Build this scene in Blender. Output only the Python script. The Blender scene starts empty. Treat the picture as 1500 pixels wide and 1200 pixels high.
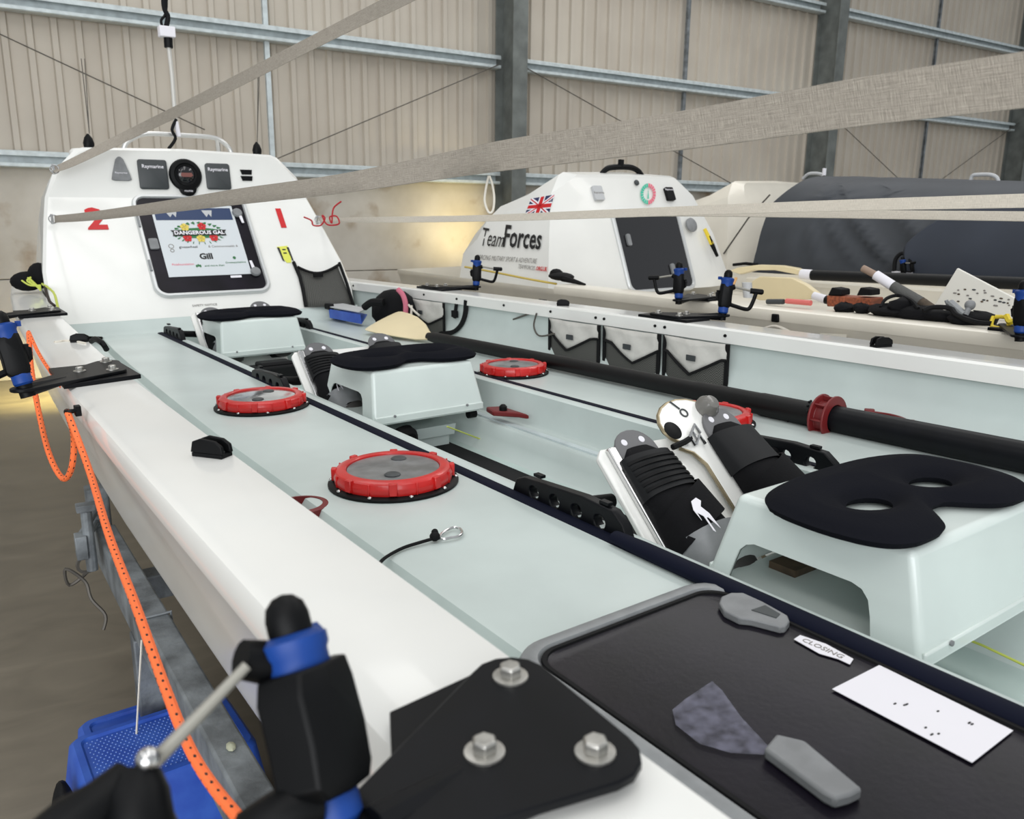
import bpy, bmesh, math, random
from mathutils import Vector, Matrix
from math import sin, cos, pi, radians as R
random.seed(7)
S = bpy.context.scene
C = S.collection
# ------------------------------------------------------------------ camera / frames
FPX = 1200.0
def nz(v): v = Vector(v); return v.normalized()
_Y = nz((-878, -278, FPX)); _X = nz((1750, -288, FPX)); _X = (_X - _Y*_X.dot(_Y)).normalized(); _Z = _X.cross(_Y)
if _Z.y > 0: _Z = -_Z
BF = Matrix((_X, _Y, _Z))                       # boat axes from camera axes
_A = nz((1962, -258.4, FPX)); _D = nz((-60, 5125, FPX)); _D = (_D - _A*_D.dot(_A)).normalized(); _U = -_D
_N = _A.cross(_U)
if _N.z < 0: _N = -_N
WF = Matrix((_A, _N, _U))                       # hall axes from camera axes
HC = 1.55                                        # lens height above the floor
BOAT2WORLD = Matrix.Translation((0, 0, HC)) @ (WF @ BF.transposed()).to_4x4()
cam_d = bpy.data.cameras.new('camera'); cam = bpy.data.objects.new('camera', cam_d); C.objects.link(cam)
cam_d.sensor_width = 36.0; cam_d.lens = 36.0*FPX/1500.0; cam_d.clip_start = 0.02; cam_d.clip_end = 100
rot = WF @ Matrix(((1, 0, 0), (0, -1, 0), (0, 0, -1)))
cam.matrix_world = Matrix.Translation((0, 0, HC)) @ rot.to_4x4()
cam_d.dof.use_dof = True; cam_d.dof.focus_distance = 1.7; cam_d.dof.aperture_fstop = 9.0
S.camera = cam
# ------------------------------------------------------------------ light
S.view_settings.view_transform = 'Standard'; S.view_settings.look = 'None'
S.view_settings.exposure = -0.03; S.view_settings.gamma = 1.0
W = bpy.data.worlds.new('hall_daylight'); S.world = W; W.use_nodes = True
bg = W.node_tree.nodes['Background']; bg.inputs[0].default_value = (0.93, 0.97, 1.0, 1); bg.inputs[1].default_value = 0.55
def area(name, loc, target, size, size_y, power, col):
    d = bpy.data.lights.new(name, 'AREA'); d.shape = 'RECTANGLE'; d.size = size; d.size_y = size_y; d.energy = power; d.color = col
    o = bpy.data.objects.new(name, d); C.objects.link(o); o.location = loc
    o.rotation_euler = (Vector(target)-Vector(loc)).to_track_quat('-Z', 'Y').to_euler(); return o
area('roof_and_fill_light', (1.5, 3.0, 7.2), (1.5, 3.0, 0), 1.4, 11, 120, (1, 0.98, 0.95))
area('roof_and_fill_light', (7.0, 4.0, 7.2), (7.0, 4.0, 0), 1.4, 11, 230, (1, 0.98, 0.95))
area('roof_and_fill_light', (-4.0, 1.0, 7.2), (-4.0, 1.0, 0), 1.4, 11, 110, (1, 0.98, 0.95))
area('door_daylight', (-4.2, -5.8, 2.6), (2.2, 3.6, 1.0), 8, 4.6, 640, (0.96, 0.98, 1.0))
area('roof_and_fill_light', (-1.5, -2.0, 6.5), (0.8, 1.0, 0), 1.4, 6, 75, (1, 0.98, 0.95))  # added fill to brighten the near deck; no such roof panel is known
def spot(name, loc, target, power, angle, col, blend=1.0):
    d = bpy.data.lights.new(name, 'SPOT'); d.energy = power; d.spot_size = R(angle); d.spot_blend = blend; d.color = col; d.shadow_soft_size = 0.12
    o = bpy.data.objects.new(name, d); C.objects.link(o); o.location = loc
    o.rotation_euler = (Vector(target)-Vector(loc)).to_track_quat('-Z', 'Y').to_euler(); return o
# ------------------------------------------------------------------ helpers
def ray(px, py, M=BF): return M @ Vector(((px-750)/FPX, (py-600)/FPX, 1.0))
def bz(px, py, z): r = ray(px, py); return r*(z/r.z)
def bx_(px, py, x): r = ray(px, py); return r*(x/r.x)
def by(px, py, y): r = ray(px, py); return r*(y/r.y)
def bd(px, py, d): return ray(px, py)*d
def wy(px, py, y): r = ray(px, py, WF)*1.0; p = r*(y/r.y); return Vector((p.x, p.y, p.z+HC))
def wz(px, py, z): r = ray(px, py, WF); p = r*((z-HC)/r.z); return Vector((p.x, p.y, z))
def wd(px, py, d): p = ray(px, py, WF)*d; return Vector((p.x, p.y, p.z+HC))

def srgb(c):
    def f(v): return v/12.92 if v <= 0.04045 else ((v+0.055)/1.055)**2.4
    return tuple(f(v/255.0) for v in c)+(1,)
MATS = {}
def mat(name, col, rough=0.5, metal=0.0, coat=0.0, noise=0.0, scale=8.0, bump=0.0, bscale=60.0, col2=None, spec=0.5, stretch=None, trans=0.0, alpha=1.0, coatr=0.08):
    m = bpy.data.materials.new(name); m.use_nodes = True; nt = m.node_tree; b = nt.nodes['Principled BSDF']
    b.inputs['Base Color'].default_value = srgb(col); b.inputs['Roughness'].default_value = rough; b.inputs['Metallic'].default_value = metal
    b.inputs['Coat Weight'].default_value = coat; b.inputs['Coat Roughness'].default_value = coatr; b.inputs['Specular IOR Level'].default_value = spec
    b.inputs['Transmission Weight'].default_value = trans; b.inputs['Alpha'].default_value = alpha
    tc = nt.nodes.new('ShaderNodeTexCoord'); src = tc.outputs['Object']
    if stretch:
        mp = nt.nodes.new('ShaderNodeMapping'); mp.inputs['Scale'].default_value = stretch; nt.links.new(src, mp.inputs[0]); src = mp.outputs[0]
    if noise > 0 or col2:
        n = nt.nodes.new('ShaderNodeTexNoise'); n.inputs['Scale'].default_value = scale; n.inputs['Detail'].default_value = 6; nt.links.new(src, n.inputs['Vector'])
        mx = nt.nodes.new('ShaderNodeMix'); mx.data_type = 'RGBA'
        c2 = col2 or tuple(max(0, c*(1-noise)) for c in col)
        mx.inputs[6].default_value = srgb(col); mx.inputs[7].default_value = srgb(c2)
        rp = nt.nodes.new('ShaderNodeMapRange'); rp.inputs[1].default_value = 0.35; rp.inputs[2].default_value = 0.65
        nt.links.new(n.outputs[0], rp.inputs[0]); nt.links.new(rp.outputs[0], mx.inputs[0]); nt.links.new(mx.outputs[2], b.inputs['Base Color'])
    if bump > 0:
        n2 = nt.nodes.new('ShaderNodeTexNoise'); n2.inputs['Scale'].default_value = bscale; n2.inputs['Detail'].default_value = 4; nt.links.new(src, n2.inputs['Vector'])
        bp = nt.nodes.new('ShaderNodeBump'); bp.inputs['Strength'].default_value = bump; bp.inputs['Distance'].default_value = 0.01
        nt.links.new(n2.outputs[0], bp.inputs['Height']); nt.links.new(bp.outputs[0], b.inputs['Normal'])
    MATS[name] = m; return m

white = mat('white_gelcoat', (237, 237, 233), 0.3, coat=0.5, noise=0.03, scale=3)
cream = mat('cream_gelcoat', (228, 222, 208), 0.4, coat=0.3, noise=0.05, scale=3)
hullw = mat('hull_gelcoat', (238, 235, 228), 0.3, coat=0.45, coatr=.12, noise=0.05, scale=2)
teal = mat('seafoam_gelcoat', (202, 213, 210), 0.36, spec=.35, coat=0.14, noise=0.05, scale=4, coatr=0.2)
seatm = mat('seafoam_seat', (217, 227, 223), 0.3, coat=0.4, noise=0.03, scale=5)
navy = mat('navy_rubber', (12, 16, 33), 0.7, spec=.12)
black = mat('black_plastic', (7, 8, 10), 0.5, noise=0.2, scale=30, spec=0.18)
satin = mat('black_anodised', (9, 11, 16), 0.42, noise=0.3, scale=25, spec=0.18)
rubber = mat('black_rubber', (12, 12, 14), 0.75, spec=0.25)
neop = mat('black_neoprene', (12, 12, 15), 0.85, spec=0.2, bump=0.15, bscale=300)
foam = mat('cushion_cloth', (20, 21, 27), 0.95, spec=0.08, bump=0.1, bscale=200)
red = mat('red_plastic', (205, 30, 28), 0.35, coat=0.2, noise=0.08, scale=20)
dred = mat('dark_red_plastic', (110, 26, 28), 0.45)
redp = mat('red_vinyl', (200, 24, 30), 0.4)
chrome = mat('stainless_steel', (205, 205, 205), 0.2, metal=1.0)
zinc = mat('zinc_bolt', (200, 198, 192), 0.35, metal=0.85, noise=0.15, scale=60)
galv = mat('galvanised_steel', (214, 224, 226), 0.45, metal=0.15, noise=0.1, scale=14)
galvd = mat('weathered_galvanised_steel', (140, 146, 150), 0.6, metal=0.3, noise=0.35, scale=10, bump=0.3, bscale=40)
column = mat('grey_painted_steel', (122, 127, 124), 0.55, metal=0.2, noise=0.18, scale=5)
grey = mat('grey_aluminium', (142, 145, 147), 0.42, metal=0.25, noise=0.08, scale=40)
greyp = mat('grey_plastic', (132, 134, 136), 0.5, noise=0.1, scale=30)
lgrey = mat('light_grey_plastic', (186, 188, 190), 0.5)
smoke = mat('smoked_glass', (11, 9, 16), 0.3, spec=.2, noise=0.0, scale=8, bump=0.03, bscale=150, coat=0.0, col2=(24, 20, 30), coatr=0.25)
dglass = mat('dark_glass', (14, 13, 18), 0.12, coat=0.5)
lens = mat('clouded_lens', (126, 128, 130), 0.32, noise=0.25, scale=25, coat=0.3)
blue = mat('blue_plastic', (30, 72, 170), 0.45, noise=0.25, scale=10, col2=(52, 96, 190))
blueb = mat('blue_bushing', (22, 62, 136), 0.45, spec=.3)
dblue = mat('dark_blue_print', (28, 52, 92), 0.4)
orange = mat('orange_rope_fibre', (236, 96, 44), 0.7)
paper = mat('white_paper', (232, 230, 236), 0.7)
ink = mat('black_ink', (22, 22, 24), 0.5)
grink = mat('grey_ink', (130, 126, 122), 0.5)
green = mat('green_ink', (40, 110, 60), 0.5)
tealink = mat('green_dial_ink', (60, 190, 160), 0.5)
pinkink = mat('red_dial_ink', (225, 110, 130), 0.5)
yell = mat('yellow_plastic', (226, 200, 50), 0.5)
limey = mat('lime_yellow_sticker', (220, 222, 90), 0.5)
blade = mat('cream_oar_blade', (232, 216, 176), 0.35, coat=0.2, noise=0.04, scale=5)
shaftm = mat('carbon_shaft', (12, 13, 14), 0.5, spec=0.25, noise=0.2, scale=20)
tarpm = mat('charcoal_tarpaulin', (62, 66, 72), 0.62, noise=0.1, scale=3, bump=0.12, bscale=12)
canvas = mat('grey_white_canvas', (206, 204, 198), 0.8, noise=0.1, scale=12, bump=0.2, bscale=40)
wood = mat('brown_wood', (170, 92, 60), 0.6, noise=0.3, scale=14, stretch=(1, 8, 8))
pinkm = mat('pink_cloth', (200, 110, 130), 0.8)
wire = mat('thin_steel_wire', (96, 92, 86), 0.6, metal=0.4)
creamrope = mat('cream_cord', (214, 208, 196), 0.8)
limerope = mat('lime_cord', (190, 200, 90), 0.8)
redcord = mat('red_cord', (170, 36, 44), 0.8)
brownm = mat('dirty_brown_liner', (92, 76, 58), 0.7, noise=0.4, scale=30)
floorwell = mat('seafoam_floor', (196, 213, 208), 0.45, coat=0.15, noise=0.06, scale=7)

def meshmat():
    m = mat('dark_mesh_net', (62, 62, 60), 0.9); nt = m.node_tree; b = nt.nodes['Principled BSDF']
    tc = nt.nodes.new('ShaderNodeTexCoord'); ck = nt.nodes.new('ShaderNodeTexChecker'); ck.inputs['Scale'].default_value = 260
    ck.inputs['Color1'].default_value = srgb((54, 54, 52)); ck.inputs['Color2'].default_value = srgb((92, 92, 88))
    nt.links.new(tc.outputs['Object'], ck.inputs['Vector']); nt.links.new(ck.outputs[0], b.inputs['Base Color']); return m
netm = meshmat()
def webmat(name, col, dark):
    m = mat(name, col, 0.85); nt = m.node_tree; b = nt.nodes['Principled BSDF']
    uv = nt.nodes.new('ShaderNodeUVMap'); mp = nt.nodes.new('ShaderNodeMapping'); nt.links.new(uv.outputs[0], mp.inputs[0])
    n1 = nt.nodes.new('ShaderNodeTexNoise'); n1.inputs['Scale'].default_value = 1.0; mp.inputs['Scale'].default_value = (900, 60, 1); nt.links.new(mp.outputs[0], n1.inputs['Vector']); n1.inputs['Detail'].default_value = 3
    mp2 = nt.nodes.new('ShaderNodeMapping'); mp2.inputs['Scale'].default_value = (30, 900, 1); nt.links.new(uv.outputs[0], mp2.inputs[0])
    n2 = nt.nodes.new('ShaderNodeTexNoise'); n2.inputs['Scale'].default_value = 1.0; nt.links.new(mp2.outputs[0], n2.inputs['Vector'])
    mul = nt.nodes.new('ShaderNodeMath'); mul.operation = 'MULTIPLY_ADD'; mul.inputs[1].default_value = 0.5; nt.links.new(n1.outputs[0], mul.inputs[0])
    h = nt.nodes.new('ShaderNodeMath'); h.operation = 'MULTIPLY'; h.inputs[1].default_value = 0.5; nt.links.new(n2.outputs[0], h.inputs[0]); nt.links.new(h.outputs[0], mul.inputs[2])
    rp = nt.nodes.new('ShaderNodeMapRange'); rp.inputs[1].default_value = 0.35; rp.inputs[2].default_value = 0.65; nt.links.new(mul.outputs[0], rp.inputs[0])
    mx = nt.nodes.new('ShaderNodeMix'); mx.data_type = 'RGBA'; mx.inputs[6].default_value = srgb(dark); mx.inputs[7].default_value = srgb(col)
    nt.links.new(rp.outputs[0], mx.inputs[0]); nt.links.new(mx.outputs[2], b.inputs['Base Color'])
    bp = nt.nodes.new('ShaderNodeBump'); bp.inputs['Strength'].default_value = 0.5; bp.inputs['Distance'].default_value = 0.002
    nt.links.new(rp.outputs[0], bp.inputs['Height']); nt.links.new(bp.outputs[0], b.inputs['Normal']); return m
web1 = webmat('grey_webbing', (172, 164, 152), (134, 127, 117))
web2 = webmat('pale_webbing', (206, 199, 186), (174, 167, 154))
def ropemat():
    m = orange; nt = m.node_tree; b = nt.nodes['Principled BSDF']
    uv = nt.nodes.new('ShaderNodeUVMap'); mp = nt.nodes.new('ShaderNodeMapping'); mp.inputs['Scale'].default_value = (4, 70, 1)
    nt.links.new(uv.outputs[0], mp.inputs[0])
    vo = nt.nodes.new('ShaderNodeTexVoronoi'); vo.inputs['Scale'].default_value = 1.0; vo.inputs['Randomness'].default_value = 0.15; nt.links.new(mp.outputs[0], vo.inputs['Vector'])
    lt = nt.nodes.new('ShaderNodeMath'); lt.operation = 'LESS_THAN'; lt.inputs[1].default_value = 0.17; nt.links.new(vo.outputs['Distance'], lt.inputs[0])
    mx = nt.nodes.new('ShaderNodeMix'); mx.data_type = 'RGBA'; mx.inputs[6].default_value = srgb((240, 112, 56)); mx.inputs[7].default_value = srgb((40, 24, 20))
    nt.links.new(lt.outputs[0], mx.inputs[0]); nt.links.new(mx.outputs[2], b.inputs['Base Color'])
ropemat()
def floormat():
    m = mat('concrete_floor', (112, 104, 92), 0.42, coat=0.0); nt = m.node_tree; b = nt.nodes['Principled BSDF']
    tc = nt.nodes.new('ShaderNodeTexCoord'); mp = nt.nodes.new('ShaderNodeMapping'); mp.inputs['Scale'].default_value = (1.6, 3.2, 1); mp.inputs['Rotation'].default_value = (0, 0, 0.5); nt.links.new(tc.outputs['Object'], mp.inputs[0])
    n = nt.nodes.new('ShaderNodeTexNoise'); n.inputs['Scale'].default_value = 1.6; n.inputs['Detail'].default_value = 9; n.inputs['Distortion'].default_value = 1.2; nt.links.new(mp.outputs[0], n.inputs['Vector'])
    cr = nt.nodes.new('ShaderNodeValToRGB'); cr.color_ramp.elements[0].position = 0.3; cr.color_ramp.elements[0].color = srgb((106, 99, 87)); cr.color_ramp.elements[1].position = 0.7; cr.color_ramp.elements[1].color = srgb((128, 120, 106))
    nt.links.new(n.outputs[0], cr.inputs[0]); nt.links.new(cr.outputs[0], b.inputs['Base Color'])
    rr = nt.nodes.new('ShaderNodeMapRange'); rr.inputs[3].default_value = 0.28; rr.inputs[4].default_value = 0.55; nt.links.new(n.outputs[0], rr.inputs[0]); nt.links.new(rr.outputs[0], b.inputs['Roughness']); return m
floorm = floormat()
def wallmat():
    m = mat('concrete_panel', (186, 180, 168), 0.8); nt = m.node_tree; b = nt.nodes['Principled BSDF']
    tc = nt.nodes.new('ShaderNodeTexCoord')
    n = nt.nodes.new('ShaderNodeTexNoise'); n.inputs['Scale'].default_value = 1.3; n.inputs['Detail'].default_value = 10; n.inputs['Roughness'].default_value = 0.55; nt.links.new(tc.outputs['Object'], n.inputs['Vector'])
    cr = nt.nodes.new('ShaderNodeValToRGB'); e = cr.color_ramp.elements; e[0].position = 0.28; e[0].color = srgb((178, 171, 158)); e[1].position = 0.62; e[1].color = srgb((208, 203, 193))
    nt.links.new(n.outputs[0], cr.inputs[0])
    n2 = nt.nodes.new('ShaderNodeTexNoise'); n2.inputs['Scale'].default_value = 2.2; n2.inputs['Detail'].default_value = 8; nt.links.new(tc.outputs['Object'], n2.inputs['Vector'])
    r2 = nt.nodes.new('ShaderNodeMapRange'); r2.inputs[1].default_value = 0.55; r2.inputs[2].default_value = 0.74; nt.links.new(n2.outputs[0], r2.inputs[0])
    mx = nt.nodes.new('ShaderNodeMix'); mx.data_type = 'RGBA'; mx.inputs[7].default_value = srgb((140, 112, 76)); nt.links.new(cr.outputs[0], mx.inputs[6]); nt.links.new(r2.outputs[0], mx.inputs[0])
    nt.links.new(mx.outputs[2], b.inputs['Base Color'])
    bp = nt.nodes.new('ShaderNodeBump'); bp.inputs['Strength'].default_value = 0.25; bp.inputs['Distance'].default_value = 0.02; nt.links.new(n.outputs[0], bp.inputs['Height']); nt.links.new(bp.outputs[0], b.inputs['Normal']); return m
concm = wallmat()
cladm = mat('beige_cladding', (198, 190, 177), 0.5, noise=0.08, scale=1.2, col2=(188, 179, 166))
roofm = mat('roof_sheet', (190, 188, 182), 0.6)

# ---- mesh builder
class MB:
    def __init__(s): s.v = []; s.f = []; s.uv = None; s.smooth = True
    def add(s, vs, fs):
        n = len(s.v); s.v += [Vector(v) for v in vs]; s.f += [tuple(i+n for i in f) for f in fs]; return s
    def box(s, c, d, rz=0, M=None):
        x, y, z = d[0]/2, d[1]/2, d[2]/2
        vs = [Vector((a*x, b*y, e*z)) for a in (-1, 1) for b in (-1, 1) for e in (-1, 1)]
        if M is None: M = Matrix.Rotation(rz, 3, 'Z')
        vs = [M @ v + Vector(c) for v in vs]
        return s.add(vs, [(0, 1, 3, 2), (4, 6, 7, 5), (0, 4, 5, 1), (2, 3, 7, 6), (0, 2, 6, 4), (1, 5, 7, 3)])
    def tube(s, pts, r, n=8, cap=True, uv=False):
        pts = [Vector(p) for p in pts]; L = len(pts); rr = r if isinstance(r, (list, tuple)) else [r]*L
        prev = None; vs = []
        for i, p in enumerate(pts):
            t = (pts[min(i+1, L-1)]-pts[max(i-1, 0)]).normalized()
            if prev is None:
                a = Vector((0, 0, 1)) if abs(t.z) < 0.9 else Vector((1, 0, 0)); u = t.cross(a).normalized()
            else:
                u = (prev - t*prev.dot(t)).normalized()
            prev = u; w = t.cross(u)
            for k in range(n): vs.append(p + (u*cos(2*pi*k/n) + w*sin(2*pi*k/n))*rr[i])
        fs = [(i*n+k, i*n+(k+1) % n, (i+1)*n+(k+1) % n, (i+1)*n+k) for i in range(L-1) for k in range(n)]
        if cap: fs += [tuple(range(n))[::-1], tuple((L-1)*n+k for k in range(n))]
        if uv:
            d = [0]
            for i in range(1, L): d.append(d[-1]+(pts[i]-pts[i-1]).length)
            s.uv = []
            for i in range(L-1):
                for k in range(n): s.uv += [(k/n, d[i]), ((k+1)/n, d[i]), ((k+1)/n, d[i+1]), (k/n, d[i+1])]
            if cap: s.uv += [(0, 0)]*(2*n)
        return s.add(vs, fs)
    def cyl(s, a, b, r0, r1=None, n=16): return s.tube([a, b], [r0, r0 if r1 is None else r1], n)
    def lathe(s, c, prof, n=32, axis=(0, 0, 1), close=True):
        ax = Vector(axis).normalized(); a = Vector((1, 0, 0)) if abs(ax.x) < 0.9 else Vector((0, 1, 0))
        u = (a-ax*a.dot(ax)).normalized(); w = ax.cross(u); vs = []
        for r, z in prof:
            for k in range(n): vs.append(Vector(c)+ax*z+(u*cos(2*pi*k/n)+w*sin(2*pi*k/n))*r)
        L = len(prof)
        fs = [(i*n+k, i*n+(k+1) % n, (i+1)*n+(k+1) % n, (i+1)*n+k) for i in range(L-1) for k in range(n)]
        if close: fs += [tuple(range(n))[::-1], tuple((L-1)*n+k for k in range(n))]
        return s.add(vs, fs)
    def ring(s, c, prof, n=32, axis=(0, 0, 1)):     # closed profile
        return s.lathe(c, list(prof)+[prof[0]], n, axis, False)
    def prism(s, poly, off):                           # planar polygon, extruded by a vector
        n = len(poly); off = Vector(off); vs = [Vector(p) for p in poly]; vs += [v+off for v in vs]
        return s.add(vs, [tuple(range(n))[::-1], tuple(range(n, 2*n))]+[(i, (i+1) % n, n+(i+1) % n, n+i) for i in range(n)])
    def loft(s, rings, closed=True, cap=True):
        n = len(rings[0]); vs = [p for r in rings for p in r]; m = n if closed else n-1
        fs = [(i*n+k, i*n+(k+1) % n, (i+1)*n+(k+1) % n, (i+1)*n+k) for i in range(len(rings)-1) for k in range(m)]
        if closed and cap: fs += [tuple(range(n))[::-1], tuple((len(rings)-1)*n+k for k in range(n))]
        return s.add(vs, fs)
    def ball(s, c, r, n=12, m=8, M=None):
        rr = (r, r, r) if not isinstance(r, (tuple, list)) else r
        vs = []
        for i in range(m+1):
            t = pi*i/m
            for k in range(n):
                v = Vector((rr[0]*sin(t)*cos(2*pi*k/n), rr[1]*sin(t)*sin(2*pi*k/n), rr[2]*cos(t)))
                if M is not None: v = M @ v
                vs.append(v+Vector(c))
        return s.add(vs, [(i*n+k, (i+1)*n+k, (i+1)*n+(k+1) % n, i*n+(k+1) % n) for i in range(m) for k in range(n)])
    def frame(s, outer, inner, off):                   # flat frame between two same-length loops, extruded
        n = len(outer); off = Vector(off); vs = [Vector(p) for p in outer]+[Vector(p) for p in inner]; vs += [v+off for v in vs]
        fs = []
        for i in range(n):
            j = (i+1) % n
            fs += [(i, j, n+j, n+i), (2*n+i, 3*n+i, 3*n+j, 2*n+j), (i, 2*n+i, 2*n+j, j), (n+i, n+j, 3*n+j, 3*n+i)]
        return s.add(vs, fs)
INWORLD = []
def rootof(o):
    while o.parent: o = o.parent
    return o
def build(name, mb, m, parent=None, bevel=0, seg=2, sub=0, solid=0, label=None, ang=35, rec=True, kind=None):
    org = rootof(parent)['_o'] if parent is not None else None
    org = Vector(org) if org is not None else Vector((0, 0, 0))
    me = bpy.data.meshes.new(name)
    own = Vector((0, 0, 0))
    if parent is None:
        lo = [min(v[i] for v in mb.v) for i in range(3)]; hi = [max(v[i] for v in mb.v) for i in range(3)]
        own = Vector(((lo[0]+hi[0])/2, (lo[1]+hi[1])/2, lo[2])); org = own
    me.from_pydata([tuple(v-org) for v in mb.v], [], mb.f)
    if mb.uv and len(mb.uv) == len(me.loops):
        ul = me.uv_layers.new(name='UVMap')
        for i, u in enumerate(mb.uv): ul.data[i].uv = u
    if rec and not mb.uv:
        bm = bmesh.new(); bm.from_mesh(me); bmesh.ops.recalc_face_normals(bm, faces=bm.faces); bm.to_mesh(me); bm.free()
    me.materials.append(m)
    o = bpy.data.objects.new(name, me); C.objects.link(o)
    me.polygons.foreach_set('use_smooth', [True]*len(me.polygons)); me.set_sharp_from_angle(angle=R(ang))
    if parent is not None: o.parent = parent
    else: o.location = own; o['_o'] = tuple(own)
    if solid: md = o.modifiers.new('solid', 'SOLIDIFY'); md.thickness = solid; md.offset = 0
    if bevel:
        md = o.modifiers.new('bevel', 'BEVEL'); md.width = bevel; md.segments = seg; md.limit_method = 'ANGLE'; md.angle_limit = R(30); md.harden_normals = False
    if sub: md = o.modifiers.new('sub', 'SUBSURF'); md.levels = sub; md.render_levels = sub
    if label: o['label'] = label
    if kind: o['kind'] = kind
    return o
BOATFRAME = []
def thing(name, label, cat, loc, group=None, world=False, kind=None):
    o = bpy.data.objects.new(name, None); C.objects.link(o); o.location = loc; o['_o'] = tuple(loc); o.empty_display_size = 0.05
    if label: o['label'] = label
    if cat: o['category'] = cat
    if group: o['group'] = group
    if kind: o['kind'] = kind
    if not world: BOATFRAME.append(o)
    return o
def solo(name, mb, m, label, cat, group=None, world=False, kind=None, **k):
    o = build(name, mb, m, None, **k)
    if label: o['label'] = label
    if cat: o['category'] = cat
    if group: o['group'] = group
    if kind: o['kind'] = kind
    if not world: BOATFRAME.append(o)
    return o
def dup(root, loc, label=None, rz=0, world=False, group=None):
    def rec(o, par):
        c = o.copy(); C.objects.link(c); c.parent = par
        for ch in [x for x in bpy.data.objects if x.parent == o and x != c]: rec(ch, c)
        return c
    kids = [x for x in bpy.data.objects if x.parent == root]
    r = root.copy(); C.objects.link(r); r.location = loc; r.rotation_euler = (0, 0, rz)
    for ch in kids: rec(ch, r)
    if label: r['label'] = label
    if group: r['group'] = group
    if not world: BOATFRAME.append(r)
    return r
def rrect(w, h, r, n=5):
    pts = []
    for cx, cy, a0 in ((w/2-r, h/2-r, 0), (-w/2+r, h/2-r, 90), (-w/2+r, -h/2+r, 180), (w/2-r, -h/2+r, 270)):
        for k in range(n+1): a = R(a0+90*k/n); pts.append((cx+r*cos(a), cy+r*sin(a)))
    return pts
def smoothpts(pts, n=6):                               # Catmull-Rom
    pts = [Vector(p) for p in pts]; out = []
    for i in range(len(pts)-1):
        p0 = pts[max(i-1, 0)]; p1 = pts[i]; p2 = pts[i+1]; p3 = pts[min(i+2, len(pts)-1)]
        for k in range(n):
            t = k/n; out.append(0.5*((2*p1)+(p2-p0)*t+(2*p0-5*p1+4*p2-p3)*t*t+(3*p1-p0-3*p2+p3)*t*t*t))
    out.append(pts[-1]); return out
_txt = {}
def text_mb(body, size, bold=0.0, shear=0.0, ext=0.0004, sx=1.0):
    cu = bpy.data.curves.new('t', 'FONT'); cu.body = body; cu.size = size; cu.offset = bold*size; cu.shear = shear; cu.extrude = ext; cu.resolution_u = 2
    cu.align_x = 'CENTER'; cu.align_y = 'CENTER'
    o = bpy.data.objects.new('t', cu); C.objects.link(o); dg = bpy.context.evaluated_depsgraph_get()
    me = bpy.data.meshes.new_from_object(o.evaluated_get(dg)); vs = [Vector((v.co.x*sx, v.co.y, v.co.z)) for v in me.vertices]; fs = [tuple(p.vertices) for p in me.polygons]
    bpy.data.objects.remove(o); bpy.data.curves.remove(cu); bpy.data.meshes.remove(me); return vs, fs
def put(mb, vf, org, xd, yd):
    xd = Vector(xd).normalized(); yd = Vector(yd); yd = (yd-xd*yd.dot(xd)).normalized(); zd = xd.cross(yd)
    return mb.add([Vector(org)+xd*v.x+yd*v.y+zd*v.z for v in vf[0]], vf[1])
def letter(name, body, size, org, xd, yd, m, parent, **k):
    mb = MB(); put(mb, text_mb(body, size, **k), org, xd, yd); return build(name, mb, m, parent, rec=False)
def flat(mb, poly, org, xd, yd, th=0.0008):
    xd = Vector(xd).normalized(); yd = Vector(yd); yd = (yd-xd*yd.dot(xd)).normalized(); zd = xd.cross(yd); org = Vector(org)
    return mb.prism([org+xd*p[0]+yd*p[1] for p in poly], zd*th)
# ================================================================== HALL
YW = 8.934
mb = MB(); mb.add([(-9, -7, 0), (26, -7, 0), (26, YW+0.2, 0), (-9, YW+0.2, 0), (-9, -7, -0.1), (26, -7, -0.1), (26, YW+0.2, -0.1), (-9, YW+0.2, -0.1)], [(0, 1, 2, 3), (7, 6, 5, 4), (0, 4, 5, 1), (1, 5, 6, 2), (2, 6, 7, 3), (3, 7, 4, 0)])
o = build('floor', mb, floorm); o['kind'] = 'structure'
wall = thing('wall_back', None, None, (0, YW, 0), world=True, kind='structure')
COLX = [-6.0, -0.30, 5.43, 11.1, 16.8, 22.5]
z1 = 0.43+HC
for i in range(5):
    a, b = COLX[i], COLX[i+1]
    for z0_, z1_ in ((0, -0.613+HC), (-0.605+HC, 0.40+HC)):
        mb = MB(); mb.box(((a+b)/2, YW+0.07, (z0_+z1_)/2), (b-a-0.02, 0.14, z1_-z0_)); build('concrete_panel', mb, concm, wall, bevel=0.006)
    # profiled cladding sheets, three per bay, ribs as real folds
    x = a; mid0 = 0.118+0.198*(math.ceil((a-0.118)/0.198)+1.5)
    while x < b-0.01:
        mb = MB(); prof = []; xe = min(mid0 if x == a else x+0.99, b); k = math.ceil((x-0.118)/0.198)
        prof.append((x, 0.0))
        while 0.118+k*0.198+0.037 < xe-0.001:
            c = 0.118+k*0.198; k += 1
            if c-0.037 <= x+0.001: continue
            prof += [(c-0.036, 0.0), (c-0.024, -0.036), (c+0.024, -0.036), (c+0.036, 0.0)]
        prof.append((xe, 0.0))
        r0 = [Vector((p, YW+0.045+q, z1)) for p, q in prof]; r1 = [Vector((p, YW+0.045+q, 7.4)) for p, q in prof]
        mb.loft([r0, r1], closed=False); build('cladding_sheet', mb, cladm, wall, ang=20)
        x = xe
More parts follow.
